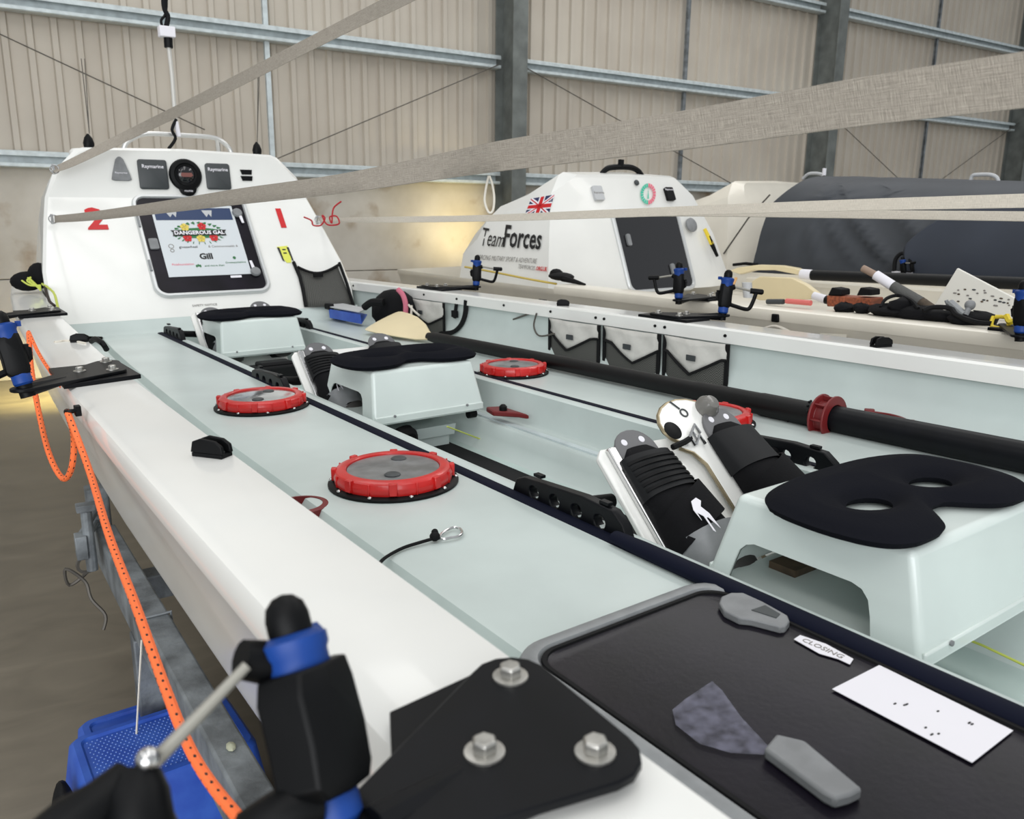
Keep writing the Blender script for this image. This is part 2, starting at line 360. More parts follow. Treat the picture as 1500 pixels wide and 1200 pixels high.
# steel columns (I sections)
for i, X_ in enumerate(COLX[1:5]):
    w_, d_ = 0.20, 0.40
    t = thing('steel_column', ['grey steel wall column off the left edge of the view', 'grey steel I-column between the first and second wall bays', 'grey steel I-column rising above the left end of the charcoal tarpaulin', 'grey steel column at the far right edge of the wall'][i], 'column', (X_, YW-0.2, 0), world=True)
    mb = MB(); mb.box((X_, YW-d_+0.008, 3.7), (w_, 0.016, 7.4)); build('front_flange', mb, column, t, bevel=0.002)
    mb = MB(); mb.box((X_, YW-0.01, 3.7), (w_, 0.016, 7.4)); build('rear_flange', mb, column, t, bevel=0.002)
    mb = MB(); mb.box((X_, YW-d_/2, 3.7), (0.012, d_-0.04, 7.4)); build('web', mb, column, t)
# cold rolled rails
def rail(a, b, z, label, group=None):
    prof = [(-0.03, 0), (-0.14, 0), (-0.14, 0.022), (-0.138, 0.022), (-0.138, 0.002), (-0.032, 0.002), (-0.032, 0.143), (-0.138, 0.143), (-0.138, 0.123), (-0.14, 0.123), (-0.14, 0.145), (-0.03, 0.145)]
    # front lips made deep enough to read from the floor
    prof = [(-0.03, 0), (-0.14, 0), (-0.15, 0.008), (-0.15, 0.036), (-0.146, 0.036), (-0.144, 0.012), (-0.04, 0.006), (-0.04, 0.139), (-0.144, 0.133), (-0.146, 0.100), (-0.15, 0.100), (-0.15, 0.137), (-0.14, 0.145), (-0.03, 0.145)]
    mb = MB(); mb.loft([[Vector((x, YW+p, z+q)) for p, q in prof] for x in (a, b)])
    return solo('wall_rail', mb, galv, label, 'rail', world=True, ang=25)
names = ['left of the first column', 'between the first and second columns', 'between the second and third columns', 'right of the last column']
for lev, z in (('lowest', 0.39), ('second', 1.70), ('third', 3.03), ('top', 4.4)):
    for i in range(1, 5):
        rail(COLX[i]+0.11, COLX[i+1]-0.11, z+HC, 'galvanised %s wall rail in the bay %s' % (lev, names[i-1]))
for i in range(1, 4):
    x = (COLX[i]+COLX[i+1])/2+0.03
    for j, (za, zb) in enumerate(((0.535, 1.70), (1.845, 3.03), (3.175, 4.4))):
        mb = MB(); mb.box((x, YW-0.09, HC+(za+zb)/2), (0.05, 0.012, zb-za)); mb.box((x-0.022, YW-0.075, HC+(za+zb)/2), (0.006, 0.04, zb-za))
        solo('sag_bar', mb, galv if i == 1 else galvd, 'thin vertical steel bar %s, %s' % (['in the lowest tier', 'in the second tier', 'in the third tier'][j], ['behind the nearest cabin', 'in the bay behind the lettered cabin', 'in the bay above the tarpaulin'][i-1]), 'bar', world=True)
def wirew(a, b, label, r=0.006):
    mb = MB(); mb.tube([wy(*a, YW-0.16), wy(*b, YW-0.16)], r, 6); solo('bracing_wire', mb, wire, label, 'wire', world=True)
wirew((-60, 22), (300, 190), 'thin steel bracing wire slanting down to the right in the left bay')
wirew((400, 235), (730, 95), 'thin steel bracing wire slanting up to the first column')
wirew((772, 100), (1100, 285), 'thin steel bracing wire slanting down from the first column')
wirew((1235, 185), (1330, 275), 'thin steel bracing wire slanting down from the second column')
wirew((1340, 292), (1492, 180), 'thin steel bracing wire near the last column')
# roof line, out of view, where the roof lights hang
_g = wy(655, 325, YW); spot('work_lamp_glow', (_g.x+.25, YW-.75, _g.z-.25), tuple(_g), 36, 105, (1.0, 0.80, 0.36))
spot('work_lamp_glow', (0.45, YW-1.2, .8), (0.30, YW-0.9, 0.0), 150, 115, (1.0, 0.83, 0.30))

# ================================================================== BOAT ONE
XC = 1.15
HT = [(-1.6, .70), (-0.8, .79), (0, .815), (1.2, .815), (2.0, .81), (2.7, .79), (3.15, .775), (3.54, .757), (4.0, .728), (4.4, .70), (5.0, .65), (5.8, .55), (6.4, .42)]
def hin(y):
    if y <= HT[0][0]: return HT[0][1]
    for (a, p), (b, q) in zip(HT, HT[1:]):
        if y <= b: return p+(q-p)*(y-a)/(b-a)
    return HT[-1][1]
def ys(a, b, st=0.25):
    n = max(1, round((b-a)/st)); return [a+(b-a)*i/n for i in range(n+1)]
YA, YB = -1.6, 6.4
def hull_mesh(cx, dz, ya=YA, yb=YB, dy=0.0):
    mb = MB(); rings = []
    for y in ys(ya, yb):
        H = hin(y-dy)+0.13; z = dz
        half = [(H, -.350), (H, -.372), (H-.008, -.385), (H-.03, -.47), (H-.056, -.585), (H-.085, -.66), (H-.14, -.78), (H-.24, -.90), (H*.5, -1.0), (0, -1.06)]
        ring = [Vector((cx-a, y, b+z)) for a, b in half]+[Vector((cx+a, y, b+z)) for a, b in reversed(half[:-1])]
        rings.append(ring)
    mb.loft(rings, closed=False)
    n = len(rings[0])
    for base in (0, (len(rings)-1)*n): mb.f.append(tuple(base+k for k in range(n)))
    return mb
def gunwale_mesh(cx, dz, sgn, ya=YA, yb=YB, dy=0.0, lip=0.045):
    mb = MB(); rings = []
    for y in ys(ya, yb):
        h = hin(y-dy); H = h+.13
        pr = [(H, -.375), (H+.004, -.350), (H-.002, -.336), (H-.014, -.330), (h+.006, -.330), (h, -.336), (h, -.330-lip), (h+.012, -.330-lip), (h+.014, -.345), (H-.012, -.345), (H-.012, -.375)]
        rings.append([Vector((cx+sgn*a, y, b+dz)) for a, b in pr])
    mb.loft(rings); return mb
boat = thing('rowing_boat', 'white and seafoam rowing boat with red deck hatches and red numbers 2 and 1', 'boat', (XC, 2.4, -1.06))
build('hull', hull_mesh(XC, 0), hullw, boat, ang=40)
gl = build('gunwale', gunwale_mesh(XC, 0, -1), white, boat, label='wide white gunwale along the near left side')
gr = build('gunwale', gunwale_mesh(XC, 0, 1), white, boat, label='white gunwale with bolts along the far right side')
for px, py in ((634, 433), (679, 443), (811, 457), (875, 467), (887, 469), (960, 478), (974, 480), (1062, 492), (540, 418), (745, 447)):
    p = bx_(px, py, XC+hin(2.0)-0.0)
    p = Vector((XC+hin(p.y), p.y, -.352)); mb = MB(); mb.lathe(p+Vector((-.006, 0, 0)), [(.0035, 0), (.005, .002), (.005, .007)], 8, (1, 0, 0)); build('bolt', mb, black, gr)
# inner walls, gutter
for sg in (-1, 1):
    mb = MB(); rings = []
    for y in ys(YA, 4.35):
        h = hin(y); pr = [(h+.016, -.345), (h+.018, -.38), (h+.012, -.44), (h-.01, -.515), (h-.035, -.528), (h-.17, -.528), (h-.178, -.527)]
        rings.append([Vector((XC+sg*a, y, b)) for a, b in pr])
    mb.loft(rings, closed=False); build('inner_side', mb, teal, boat, ang=50)
SL = 0.305   # slot half width from the centre
def benchpart(sg, y0, y1):
    mb = MB(); rings = []
    for y in ys(y0, y1, 0.2):
        h = hin(y) if y < 3.95 else hin(y)
        pr = [(h-.170, -.545), (h-.174, -.530), (h-.188, -.507), (h-.196, -.505), (SL+.013, -.505), (SL+.013, -.512)]
        rings.append([Vector((XC+sg*a, y, b)) for a, b in pr])
    mb.loft(rings, closed=False); return build('side_deck', mb, teal, boat, ang=40)
benchpart(-1, YA, 3.93); benchpart(1, YA, 3.93)
for sg in (-1, 1):
    mb = MB(); rings = [[Vector((XC+sg*a, y, b)) for a, b in ((SL+.013, -.512), (SL+.013, -.5035), (SL+.008, -.5), (SL-.009, -.5), (SL-.013, -.5035), (SL-.013, -.512))] for y in (YA, 1.0, 2.4, 3.93)]
    mb.loft(rings); build('rubber_edging', mb, navy, boat)
    mb = MB()
    pr = [(SL-.013, -.512), (SL-.013, -.503), (SL-.018, -.500), (SL-.038, -.500), (SL-.044, -.504), (SL-.050, -.590), (SL-.056, -.598), (SL-.115, -.602), (SL-.121, -.608), (SL-.128, -.640), (SL-.150, -.676), (SL-.160, -.680)]
    mb.loft([[Vector((XC+sg*a, y, b)) for a, b in pr] for y in ys(YA, 3.93, .4)], closed=False); build('footwell_side', mb, teal, boat, ang=40)
    mb = MB(); mb.box((XC+sg*(SL-.092), 1.2, -.5985), (.02, 5.4, .005)); build('seat_rail', mb, galv, boat)
mb = MB(); mb.add([(XC-.15, YA, -.68), (XC+.15, YA, -.68), (XC+.15, 3.93, -.68), (XC-.15, 3.93, -.68)], [(0, 1, 2, 3)]); build('footwell_floor', mb, floorwell, boat, rec=False)
mb = MB(); mb.box((XC+0.01, 1.62, -.6775), (.20, 1.06, .003)); build('non_slip_strip', mb, rubber, boat)
# thin lime cord along the footwell side
mb = MB(); mb.tube([bz(655, 625, -.58)+Vector((0, 0, 0)), bz(700, 642, -.655), bz(735, 652, -.67)], .0022, 6); build('lime_cord', mb, limerope, boat)
mb = MB(); mb.tube([bz(1400, 930, -.60), bz(1440, 946, -.60), bz(1520, 984, -.60)], .0018, 6); build('lime_cord', mb, limerope, boat)
# after deck in front of cabin, with the teal upstand
mb = MB()
def aft(y, z): h = hin(y); return [Vector((XC-h+.03, y, z)), Vector((XC+h-.03, y, z))]
mb.loft([[Vector((XC-.305, 3.93, -.68)), Vector((XC+.305, 3.93, -.68))], [Vector((XC-.305, 3.93, -.505)), Vector((XC+.305, 3.93, -.505))]], closed=False)
mb.loft([[Vector((XC-hin(3.93)+.19, 3.93, -.505)), Vector((XC+hin(3.93)-.19, 3.93, -.505))], [Vector((XC-hin(3.98)+.19, 3.975, -.505)), Vector((XC+hin(3.98)-.19, 3.975, -.505))], [Vector((XC-hin(4)+.05, 3.992, -.49)), Vector((XC+hin(4)-.05, 3.992, -.49))], [Vector((XC-hin(4)+.02, 4.02, -.447)), Vector((XC+hin(4)-.02, 4.02, -.447))]], closed=False)
build('after_deck', mb, teal, boat, ang=30)

# ---------------------------------------------------------------- cabin of boat one
def cabin_rings(cx, front, rest):
    rings = []
    for st in [front]+rest:
        half = st; rings.append([Vector((cx-a, y, z)) for a, y, z in half]+[Vector((cx+a, y, z)) for a, y, z in reversed(half[:-1])])
    return rings
def fy(z): return 4.02+.7455*(z+.45) if z < .1 else 4.43+.10*(z-.1)
base_half = [(.690, -.450), (.708, -.357), (.700, -.227), (.652, -.008), (.625, .10), (.575, .205), (.475, .305), (.44, .318), (0, .330)]
front = [(a, fy(z), z) for a, z in base_half]
front_out = [(a+(.012 if a else 0), fy(z)+.022, z+(.012 if z > .15 else 0)) for a, z in base_half]
mid = [(.63, 4.9, -.42), (.66, 4.92, -.33), (.655, 4.95, -.20), (.62, 4.97, .0), (.59, 5.0, .10), (.54, 5.0, .20), (.46, 5.0, .30), (.43, 5.0, .315), (0, 5.0, .335)]
sho = [(.69, 4.28, -.43), (.70, 4.32, -.345), (.70, 4.35, -.215), (.665, 4.50, 0), (.635, 4.6, .10), (.58, 4.6, .205), (.478, 4.6, .308), (.445, 4.6, .322), (0, 4.6, .338)]
back = [(.48, 6.0, -.42), (.50, 6.0, -.33), (.50, 6.0, -.22), (.47, 6.0, -.05), (.45, 6.0, .03), (.41, 6.0, .12), (.34, 6.0, .2), (.30, 6.0, .215), (0, 6.0, .225)]
end = [(.36, 6.4, -.42), (.38, 6.42, -.33), (.38, 6.42, -.26), (.36, 6.42, -.14), (.34, 6.42, -.08), (.30, 6.4, -.04), (.24, 6.38, 0), (.22, 6.36, .01), (0, 6.36, .02)]
mb = MB(); rg = cabin_rings(XC, front, [front_out, sho, mid, back, end]); mb.loft(rg, closed=False)
# front face in strips (left point to right point at the same height)
nR = len(rg[0])
for k in range(len(base_half)-1): 
    a, b, c, d = k, k+1, nR-2-k, nR-1-k
    mb.f.append((a, d, c, b) if c != b else (a, d, b))
mb.f.append(tuple(5*nR+k for k in range(nR)))
cabin = build('cabin', mb, white, boat, ang=28)
# face frame of reference
FN = Vector((0, -.55, .41)).normalized(); FO = Vector((XC, 4.02, -.45)); FV = Vector((0, .41, .55)).normalized()
def facep(px, py, off=0.0):
    r = ray(px, py); t = FO.dot(FN)+off; return r*(t/r.dot(FN))
def faceuv(x, v, off=0.0): return Vector((x, 0, 0))+Vector((0, FO.y, FO.z))+FV*v+FN*off
def fcoord(p): return (p.x, (p-FO).dot(FV))
# window: frame, pane
_l, _r, _t, _b = fcoord(facep(208, 360))[0], fcoord(facep(378, 360))[0], fcoord(facep(240, 287))[1], fcoord(facep(310, 434))[1]
wx, wv = (_l+_r)/2, (_t+_b)/2; ww, wh = _r-_l, _t-_b
def wloop(w, h, r, off): return [faceuv(wx+a, wv+b, off) for a, b in rrect(w, h, r, 7)]
win = MB()
lo = [wloop(ww, wh, .062, -.004), wloop(ww, wh, .062, .010), wloop(ww-.012, wh-.012, .056, .018), wloop(ww-.034, wh-.034, .046, .018), wloop(ww-.044, wh-.044, .041, .010), wloop(ww-.044, wh-.044, .041, -.004)]
win.loft(lo, closed=True, cap=False)
wf = build('cabin_hatch', win, mat('silver_frame', (208, 210, 210), 0.35, metal=0.45), boat, ang=40, label='silver framed hatch with dark pane in the cabin front')
mb = MB(); mb.prism(wloop(ww-.042, wh-.042, .042, .002), FN*.007); build('pane', mb, smoke, wf, label='dark smoked pane')
# sticker-white sign behind the pane, set on its face
def fp(px, py): return fcoord(facep(px, py, .01))
c_ = [fp(222, 303), fp(343, 301), fp(364, 402), fp(245, 406)]
px0 = (c_[0][0]+c_[3][0])/2; px1 = (c_[1][0]+c_[2][0])/2; pv1 = (c_[0][1]+c_[1][1])/2; pv0 = (c_[2][1]+c_[3][1])/2
pw, ph = px1-px0, pv1-pv0
poster = thing('sponsor_poster', 'white sponsor poster with a flower logo, stuck inside the nearest cabin hatch', 'poster', tuple(faceuv(px0+pw/2, pv0, .0105)))
def pp(u, v, off=.0125): return faceuv(px0+u*pw, pv0+v*ph, off)
mb = MB(); mb.prism([pp(0, 0, .010), pp(1, 0, .010), pp(1, 1, .010), pp(0, 1, .010)], FN*.002); build('sheet', mb, mat('poster_white', (206, 212, 216), 0.4), poster)
mb = MB(); mb.prism([pp(.03, .79), pp(.97, .79), pp(.97, .965), pp(.03, .965)], FN*.0006); build('blue_banner', mb, dblue, poster)
for u, w_, m_ in ((.15, .15, lgrey), (.60, .13, lgrey)):
    mb = MB(); mb.prism([pp(u, .93, .0134), pp(u+w_, .93, .0134), pp(u+w_*.8, .83, .0134), pp(u+w_*.6, .88, .0134), pp(u+w_*.35, .83, .0134)], FN*.0005); build('banner_print', mb, m_, poster)
ux, uy = Vector((1, 0, 0)), FV
fl = [(-.16, .085, 'y'), (.05, .095, 'r'), (-.16, -.07, 'r'), (.0, -.08, 'y'), (.16, -.07, 'r')]
mbs = {'g': MB(), 'r': MB(), 'y': MB()}
for i in range(26):
    a = 2*pi*i/26; cx_, cv = .5+.26*cos(a), .60+.12*sin(a); an = a+.6
    L = .06; mbs['g'].prism([pp(cx_, cv, .0132), pp(cx_+L*.6*cos(an)-.018, cv+L*.6*sin(an), .0132), pp(cx_+L*cos(a), cv+L*.8*sin(a), .0132), pp(cx_+.5*L*cos(an-.9), cv+L*.5*sin(an-.9), .0132)], FN*.0005)
mbs['g'].prism([pp(.5+.30*cos(a), .60+.075*sin(a), .0131) for a in [2*pi*k/20 for k in range(20)]], FN*.0005)
flm = []
for fx, fv, c in fl:
    flm.append(MB())
    for k in range(5):
        a = 2*pi*k/5+.3; flm[-1].prism([pp(.5+fx+.030*cos(a)+.026*cos(t), .60+fv+.030*sin(a)+.026*sin(t), .0140) for t in [2*pi*q/8 for q in range(8)]], FN*.0005)
build('leaf_print', mbs['g'], green, poster); yin = mat('yellow_ink', (222, 200, 90), .5)
for q_, c in zip(flm, fl): build('flower_print', q_, redp if c[2] == 'r' else yin, poster)
mb = MB(); mb.prism([pp(.5+.34*x, .60+.042*y, .0150) for x, y in ((-1, 1), (-.92, .2), (-.96, -1), (0, -.8), (.96, -1), (.92, .2), (1, 1), (0, .7))], FN*.0005); build('banner_outline', mb, ink, poster)
letter('logo_lettering', 'DANGEROUS GAL', .030, pp(.5, .60, .0162), ux, uy, paper, poster, bold=.03, sx=.98)
letter('sponsor_lettering', 'giveawheel', .020, pp(.32, .405), ux, uy, ink, poster)
letter('sponsor_lettering', '& Commonwealth &', .0175, pp(.745, .405), ux, uy, grink, poster)
letter('sponsor_lettering', 'Gill', .046, pp(.5, .265), ux, uy, ink, poster, bold=.04)
letter('sponsor_lettering', 'Pinkfoundation', .017, pp(.2, .165), ux, uy, pinkink, poster)
letter('sponsor_lettering', 'and more than', .016, pp(.57, .135), ux, uy, green, poster)
letter('sponsor_lettering', 'Greenparkshire', .016, pp(.84, .17), ux, uy, green, poster)
mb = MB()
for a in (0, 1, 2): mb.prism([pp(.355+.022*a+.012*cos(t), .135+.012*a*(1-a/2)*1.5+.02*sin(t)) for t in [2*pi*q/8 for q in range(8)]], FN*.0005)
build('leaf_logo', mb, green, poster)
mb = MB(); mb.prism([pp(.84+.02*cos(t), .235+.022*sin(t)) for t in [2*pi*q/9 for q in range(9)]], FN*.0005); build('tree_logo', mb, green, poster)
mb = MB(); mb.ring(pp(.12, .42), [(.010, 0), (.013, 0), (.013, .0006), (.010, .0006)], 16, FN); mb.ring(pp(.12, .36), [(.007, 0), (.010, 0), (.010, .0006), (.007, .0006)], 14, FN); build('ring_logo', mb, grink, poster)
# latches on the pane
for (px, py), dv in (((347, 313), -1), ((374, 399), 1)):
    c = facep(px, py, .010); u, v = fcoord(c)
    mb = MB(); mb.lathe(c, [(.024, 0), (.026, .008), (.022, .016), (.004, .018)], 20, FN); build('latch', mb, greyp, wf)
    mb = MB(); q = [faceuv(u-.006+.008*dv*-1, v+dv*.02, .016), faceuv(u+.010-.008*dv, v+dv*.02, .016), faceuv(u+.008-.012*dv, v+dv*.065, .016), faceuv(u-.004-.012*dv, v+dv*.065, .016)]
    mb.prism(q, FN*.006); build('latch_lever', mb, paper, wf, bevel=.002)
c = facep(229, 358, .01); u, v = fcoord(c); mb = MB(); mb.prism([faceuv(u-.012+a, v+b, .008) for a, b in rrect(.042, .060, .008, 3)], FN*.010); build('grip', mb, greyp, wf, label='grey plastic grip beside the poster')
c = facep(346, 405, .01); u, v = fcoord(c); mb = MB(); mb.prism([faceuv(u+a, v+b, .009) for a, b in rrect(.054, .013, .002, 2)], FN*.0012); build('paper_tag', mb, paper, wf)
c = facep(320, 308, .01); u, v = fcoord(c); mb = MB(); mb.prism([faceuv(u+a, v+b, .009) for a, b in rrect(.05, .012, .002, 2)], FN*.0012); build('paper_tag', mb, paper, wf)
# hinge knuckles on left frame side
for vv in (.25, .50):
    mb = MB(); mb.tube([faceuv(wx-ww/2+.008, vv, .020), faceuv(wx-ww/2+.008, vv+.06, .020)], .006, 8); build('hinge', mb, grey, wf)
# numbers
c = facep(141, 322, .0025); letter('number_two', '2', .165, c, ux, uy, redp, boat, bold=.035, ext=.001, sx=1.05)
c = facep(412, 321, .0025); letter('number_one', '1', .165, c, ux, uy, redp, boat, bold=.035, ext=.001, sx=1.05)
# lime sticker
c = facep(417, 372, .002); u, v = fcoord(c); mb = MB(); mb.prism([faceuv(u+a, v+b, .002) for a, b in ((-.030, .045), (.028, .05), (.034, .0), (.020, -.055), (-.004, -.055), (-.02, -.02))], FN*.0008)
stk = build('lime_sticker', mb, limey, boat)
mb = MB()
for a, b in ((-.03, .0), (.02, .0)): mb.prism([faceuv(u+a+.0, v+.04, .003), faceuv(u+a+.012, v+.04, .003), faceuv(u+a+.016, v-.05*1, .003), faceuv(u+a+.008, v-.04, .003)], FN*.0006)
for b in (.03, .008): mb.prism([faceuv(u-.006, v+b, .003), faceuv(u+.012, v+b, .003), faceuv(u+.012, v+b-.008, .003), faceuv(u-.006, v+b-.008, .003)], FN*.0006)
build('sticker_print', mb, ink, stk)
# instruments on the brow panel (upper vertical strip)
BN = Vector((0, -1, .10)).normalized(); BV = Vector((0, .10, 1)).normalized(); BO = Vector((XC, 4.43, .1))
def browp(px, py, off=0.0): r = ray(px, py); t = BO.dot(BN)+off; return r*(t/r.dot(BN))
def brow_at(p, a, b, off=0.0): return p+Vector((1, 0, 0))*a+BV*b+BN*off
def unit(px, py, w, h, m_, name, txt=None, lab=None, r=.012):
    c = browp(px, py); mb = MB(); mb.loft([[brow_at(c, a, b, 0) for a, b in rrect(w, h, r, 4)], [brow_at(c, a, b, .010) for a, b in rrect(w, h, r, 4)], [brow_at(c, a, b, .014) for a, b in rrect(w-.010, h-.010, r, 4)]])
    o = build(name, mb, m_, boat, label=lab)
    if txt: letter('lettering', txt, .024, brow_at(c, 0, h*.26, .0145), ux, BV, paper, o, bold=.01)
    return c, o
dkgrey = mat('slate_plastic', (58, 62, 64), .5)
unit(224, 256, .135, .142, dkgrey, 'instrument_cover', 'Raymarine', 'square slate grey instrument cover left of the compass')
unit(319, 259, .122, .130, dkgrey, 'instrument_cover', 'Raymarine', 'square slate grey instrument cover right of the compass')
c = browp(176, 248); mb = MB(); poly = [(-.045, -.05), (-.03, -.055), (.03, -.055), (.045, -.05), (.038, -.02), (.018, .045), (.006, .058), (-.006, .058), (-.018, .045), (-.038, -.02)]
mb.prism([brow_at(c, a, b, 0) for a, b in poly], BN*.012); o = build('wind_remote', mb, greyp, boat, bevel=.003, label='small triangular grey unit'); letter('lettering', 'Raymarine', .013, brow_at(c, 0, -.018, .0125), ux, BV, paper, o)
c = browp(271, 257); mb = MB(); mb.lathe(c, [(.078, 0), (.080, .010), (.074, .022), (.058, .026), (.052, .020), (.010, .016)], 36, BN)
comp = build('compass', mb, black, boat, label='round black compass with a dark red card')
mb = MB(); mb.lathe(brow_at(c, .004, -.062, 0), [(.042, 0), (.042, .016), (.036, .020)], 24, BN); build('compass_base', mb, black, comp)
mb = MB(); mb.ball(brow_at(c, 0, .0, .012), (.046, .022, .046), 18, 10); build('compass_bulb', mb, dglass, comp)
mb = MB(); mb.prism([brow_at(c, a, b, .034) for a, b in ((-.03, -.006), (-.02, -.012), (.02, -.012), (.03, -.006), (.025, .008), (-.025, .008))], BN*.001); build('compass_card', mb, mat('compass_card_ink', (120, 72, 66), .6), comp)
letter('lettering', 'ritchie', .016, brow_at(c, .004, -.078, .0205), ux, BV, paper, comp)
c = browp(361, 257)
for dz_ in (.016, -.016):
    mb = MB(); mb.prism([brow_at(c, a, b+dz_, 0) for a, b in ((-.032, .012), (.030, .012), (.026, -.012), (-.024, -.012))], BN*.006); build('vent_slot', mb, black, boat)
# small print under window
mb = MB()
p0 = facep(300, 447, .0015); letter('small_print', 'SAFETY NOTICE', .016, p0, ux, uy, grink, boat)
# grab rail with antenna
c = 4.62
def rr(px, py): return by(px, py, c)
mb = MB(); mb.tube(smoothpts([rr(180, 224), rr(184, 211), rr(196, 202), rr(216, 196), rr(262, 198), rr(308, 201), rr(325, 207), rr(336, 218), rr(341, 232)], 4), .012, 10)
mb.tube([rr(318, 203), by(321, 228, 4.66)], .012, 8)
rl = build('grab_rail', mb, mat('brushed_steel', (210, 210, 208), .3, metal=.7), boat)
mb = MB(); mb.tube([by(262, 200, 4.6), by(258, 178, 4.6)], .011, 8); build('antenna_base', mb, paper, boat)
ant = MB(); ant.tube([by(258, 190, 4.62), by(252, 110, 4.62), by(247, 66, 4.62)], .011, 8)
a_ = build('antenna', ant, mat('clear_rod', (190, 188, 182), .3), boat)
mb = MB(); mb.tube([by(247, 70, 4.62), by(246, 52, 4.62)], .021, 10); build('antenna_joint', mb, black, boat)
mb = MB(); mb.box(by(244, 47, 4.61), (.075, .05, .05)); build('antenna_clamp', mb, paper, boat, bevel=.004)
mb = MB(); mb.tube(smoothpts([by(243, 40, 4.62), by(246, 24, 4.62), by(240, 8, 4.62), by(240, -40, 4.62), by(236, -160, 4.7)], 5), .012, 8)
mb.tube(smoothpts([by(239, 42, 4.62), by(236, 30, 4.62), by(243, 18, 4.62), by(244, -20, 4.62)], 4), .007, 6); build('antenna_cable', mb, rubber, boat)
mb = MB(); mb.tube(smoothpts([by(258, 175, 4.6), by(252, 190, 4.58), by(257, 203, 4.58), by(247, 218, 4.58)], 4), .008, 6); build('antenna_cable', mb, rubber, boat)
for px, py0, py1 in ((131, 219, 196), (377, 228, 208)):
    a = by(px, py0, 4.66); b = by(px, py1, 4.66)
    mb = MB(); mb.lathe(a, [(.022, 0), (.026, (b.z-a.z)*.4), (.018, (b.z-a.z)*.75), (.004, b.z-a.z)], 10); build('nav_light', mb, black, boat)
    mb = MB(); mb.tube([b, by(px-7 if px < 200 else px+3, py1-110, 4.7)], .0022, 5); mb.tube([b, by(px-12 if px < 200 else px+1, py1-110, 4.7)], .0022, 5); build('lifting_cord', mb, wire, boat)
for px, py in ((118, 222), (353, 232)):
    mb = MB(); mb.lathe(by(px, py+3, 4.66), [(.05, -.02), (.05, .01), (.038, .022), (.01, .026)], 20); build('roof_pad', mb, white, boat)
for px in (262, 267, 272):
    mb = MB(); mb.ball(by(px, 224, 4.6), .012, 8, 6); build('roof_fitting', mb, black, boat)

# ---------------------------------------------------------------- deck hatches
def deck_hatch(c, R0, name_label, lm=lens, rot_=0.0):
    c = Vector(c); k = R0/.125
    mb = MB(); mb.lathe(c, [(.125*k, 0), (.125*k, .004), (.120*k, .007), (.095*k, .008)], 48); root = build('deck_hatch', mb, black, boat, label=name_label)
    mb = MB(); mb.ring(c, [(.112*k, .006), (.114*k, .020), (.110*k, .030), (.100*k, .034), (.090*k, .033), (.088*k, .024), (.088*k, .006)], 48)
    for i in range(8):
        a = 2*pi*i/8+.3+rot_; M = Matrix.Rotation(a, 3, 'Z'); mb.box(c+M @ Vector((.1125*k, 0, .021)), (.010, .016, .024), M=M)
        a += .39; M = Matrix.Rotation(a, 3, 'Z'); mb.box(c+M @ Vector((.113*k, 0, .018)), (.004, .004, .024), M=M)
    build('locking_ring', mb, red, root, bevel=.0015, seg=1)
    mb = MB(); mb.lathe(c, [(.090*k, .026), (.088*k, .029), (.02*k, .031)], 40); mb.f[-1] = mb.f[-1]; build('lens', mb, lm, root)
    for a, dd in ((.9, .055), (4.2, .050)):
        mb = MB(); q = c+Vector((cos(a)*dd*k, sin(a)*dd*k, .031)); mb.lathe(q, [(.016*k, 0), (.013*k, .002)], 10); build('lens_pad', mb, dkgrey, root)
    for i in range(10):
        a = 2*pi*i/10+.1; mb = MB(); mb.ball(c+Vector((cos(a)*.1195*k, sin(a)*.1195*k, .0075)), (.0045, .0045, .003), 8, 5); build('screw', mb, chrome, root)
DZ = -.504
deck_hatch((.716, 2.195, DZ), .127, 'red ringed deck hatch on the left side deck, the one farther from the camera', mat('glossy_lens', (150, 152, 150), .08, noise=.5, scale=14, coat=.6))
deck_hatch((.700, 1.385, DZ), .127, 'red ringed deck hatch on the left side deck, the one nearer the camera')
deck_hatch((1.560, 2.185, DZ), .118, 'red ringed deck hatch on the right side deck, farthest from the camera')
deck_hatch((1.560, 1.345, DZ), .118, 'red ringed deck hatch on the right side deck, behind the foot plate')
# dark red ring on the inner side at left (partly under the gunwale)
mb = MB(); _q = bz(441, 756, -.527); mb.lathe(_q, [(.056, 0), (.056, .006), (.05, .007)], 32); hh = build('small_hatch', mb, black, boat, label='small dark red hatch half hidden by the near gunwale')
mb = MB(); mb.ring(_q, [(.050, .006), (.050, .022), (.040, .024), (.038, .008)], 32); build('locking_ring', mb, dred, hh)
# third right hatch under the oar, its shade painted into the darker red ring
c = bz(1275, 628, DZ); c.z = DZ; mb = MB(); mb.lathe(c, [(.094, 0), (.094, .004), (.086, .007)], 40); hh = build('deck_hatch', mb, black, boat, label='red hatch under the black oar shaft, ring painted darker for shade')
mb = MB(); mb.ring(c, [(.084, .006), (.084, .026), (.072, .028), (.070, .008)], 36)
for a in (0.6, 1.8, 3.0, 4.1, 5.2): M = Matrix.Rotation(a, 3, 'Z'); mb.box(c+M @ Vector((.086, 0, .018)), (.018, .024, .024), M=M)
build('locking_ring', mb, dred, hh, bevel=.002)

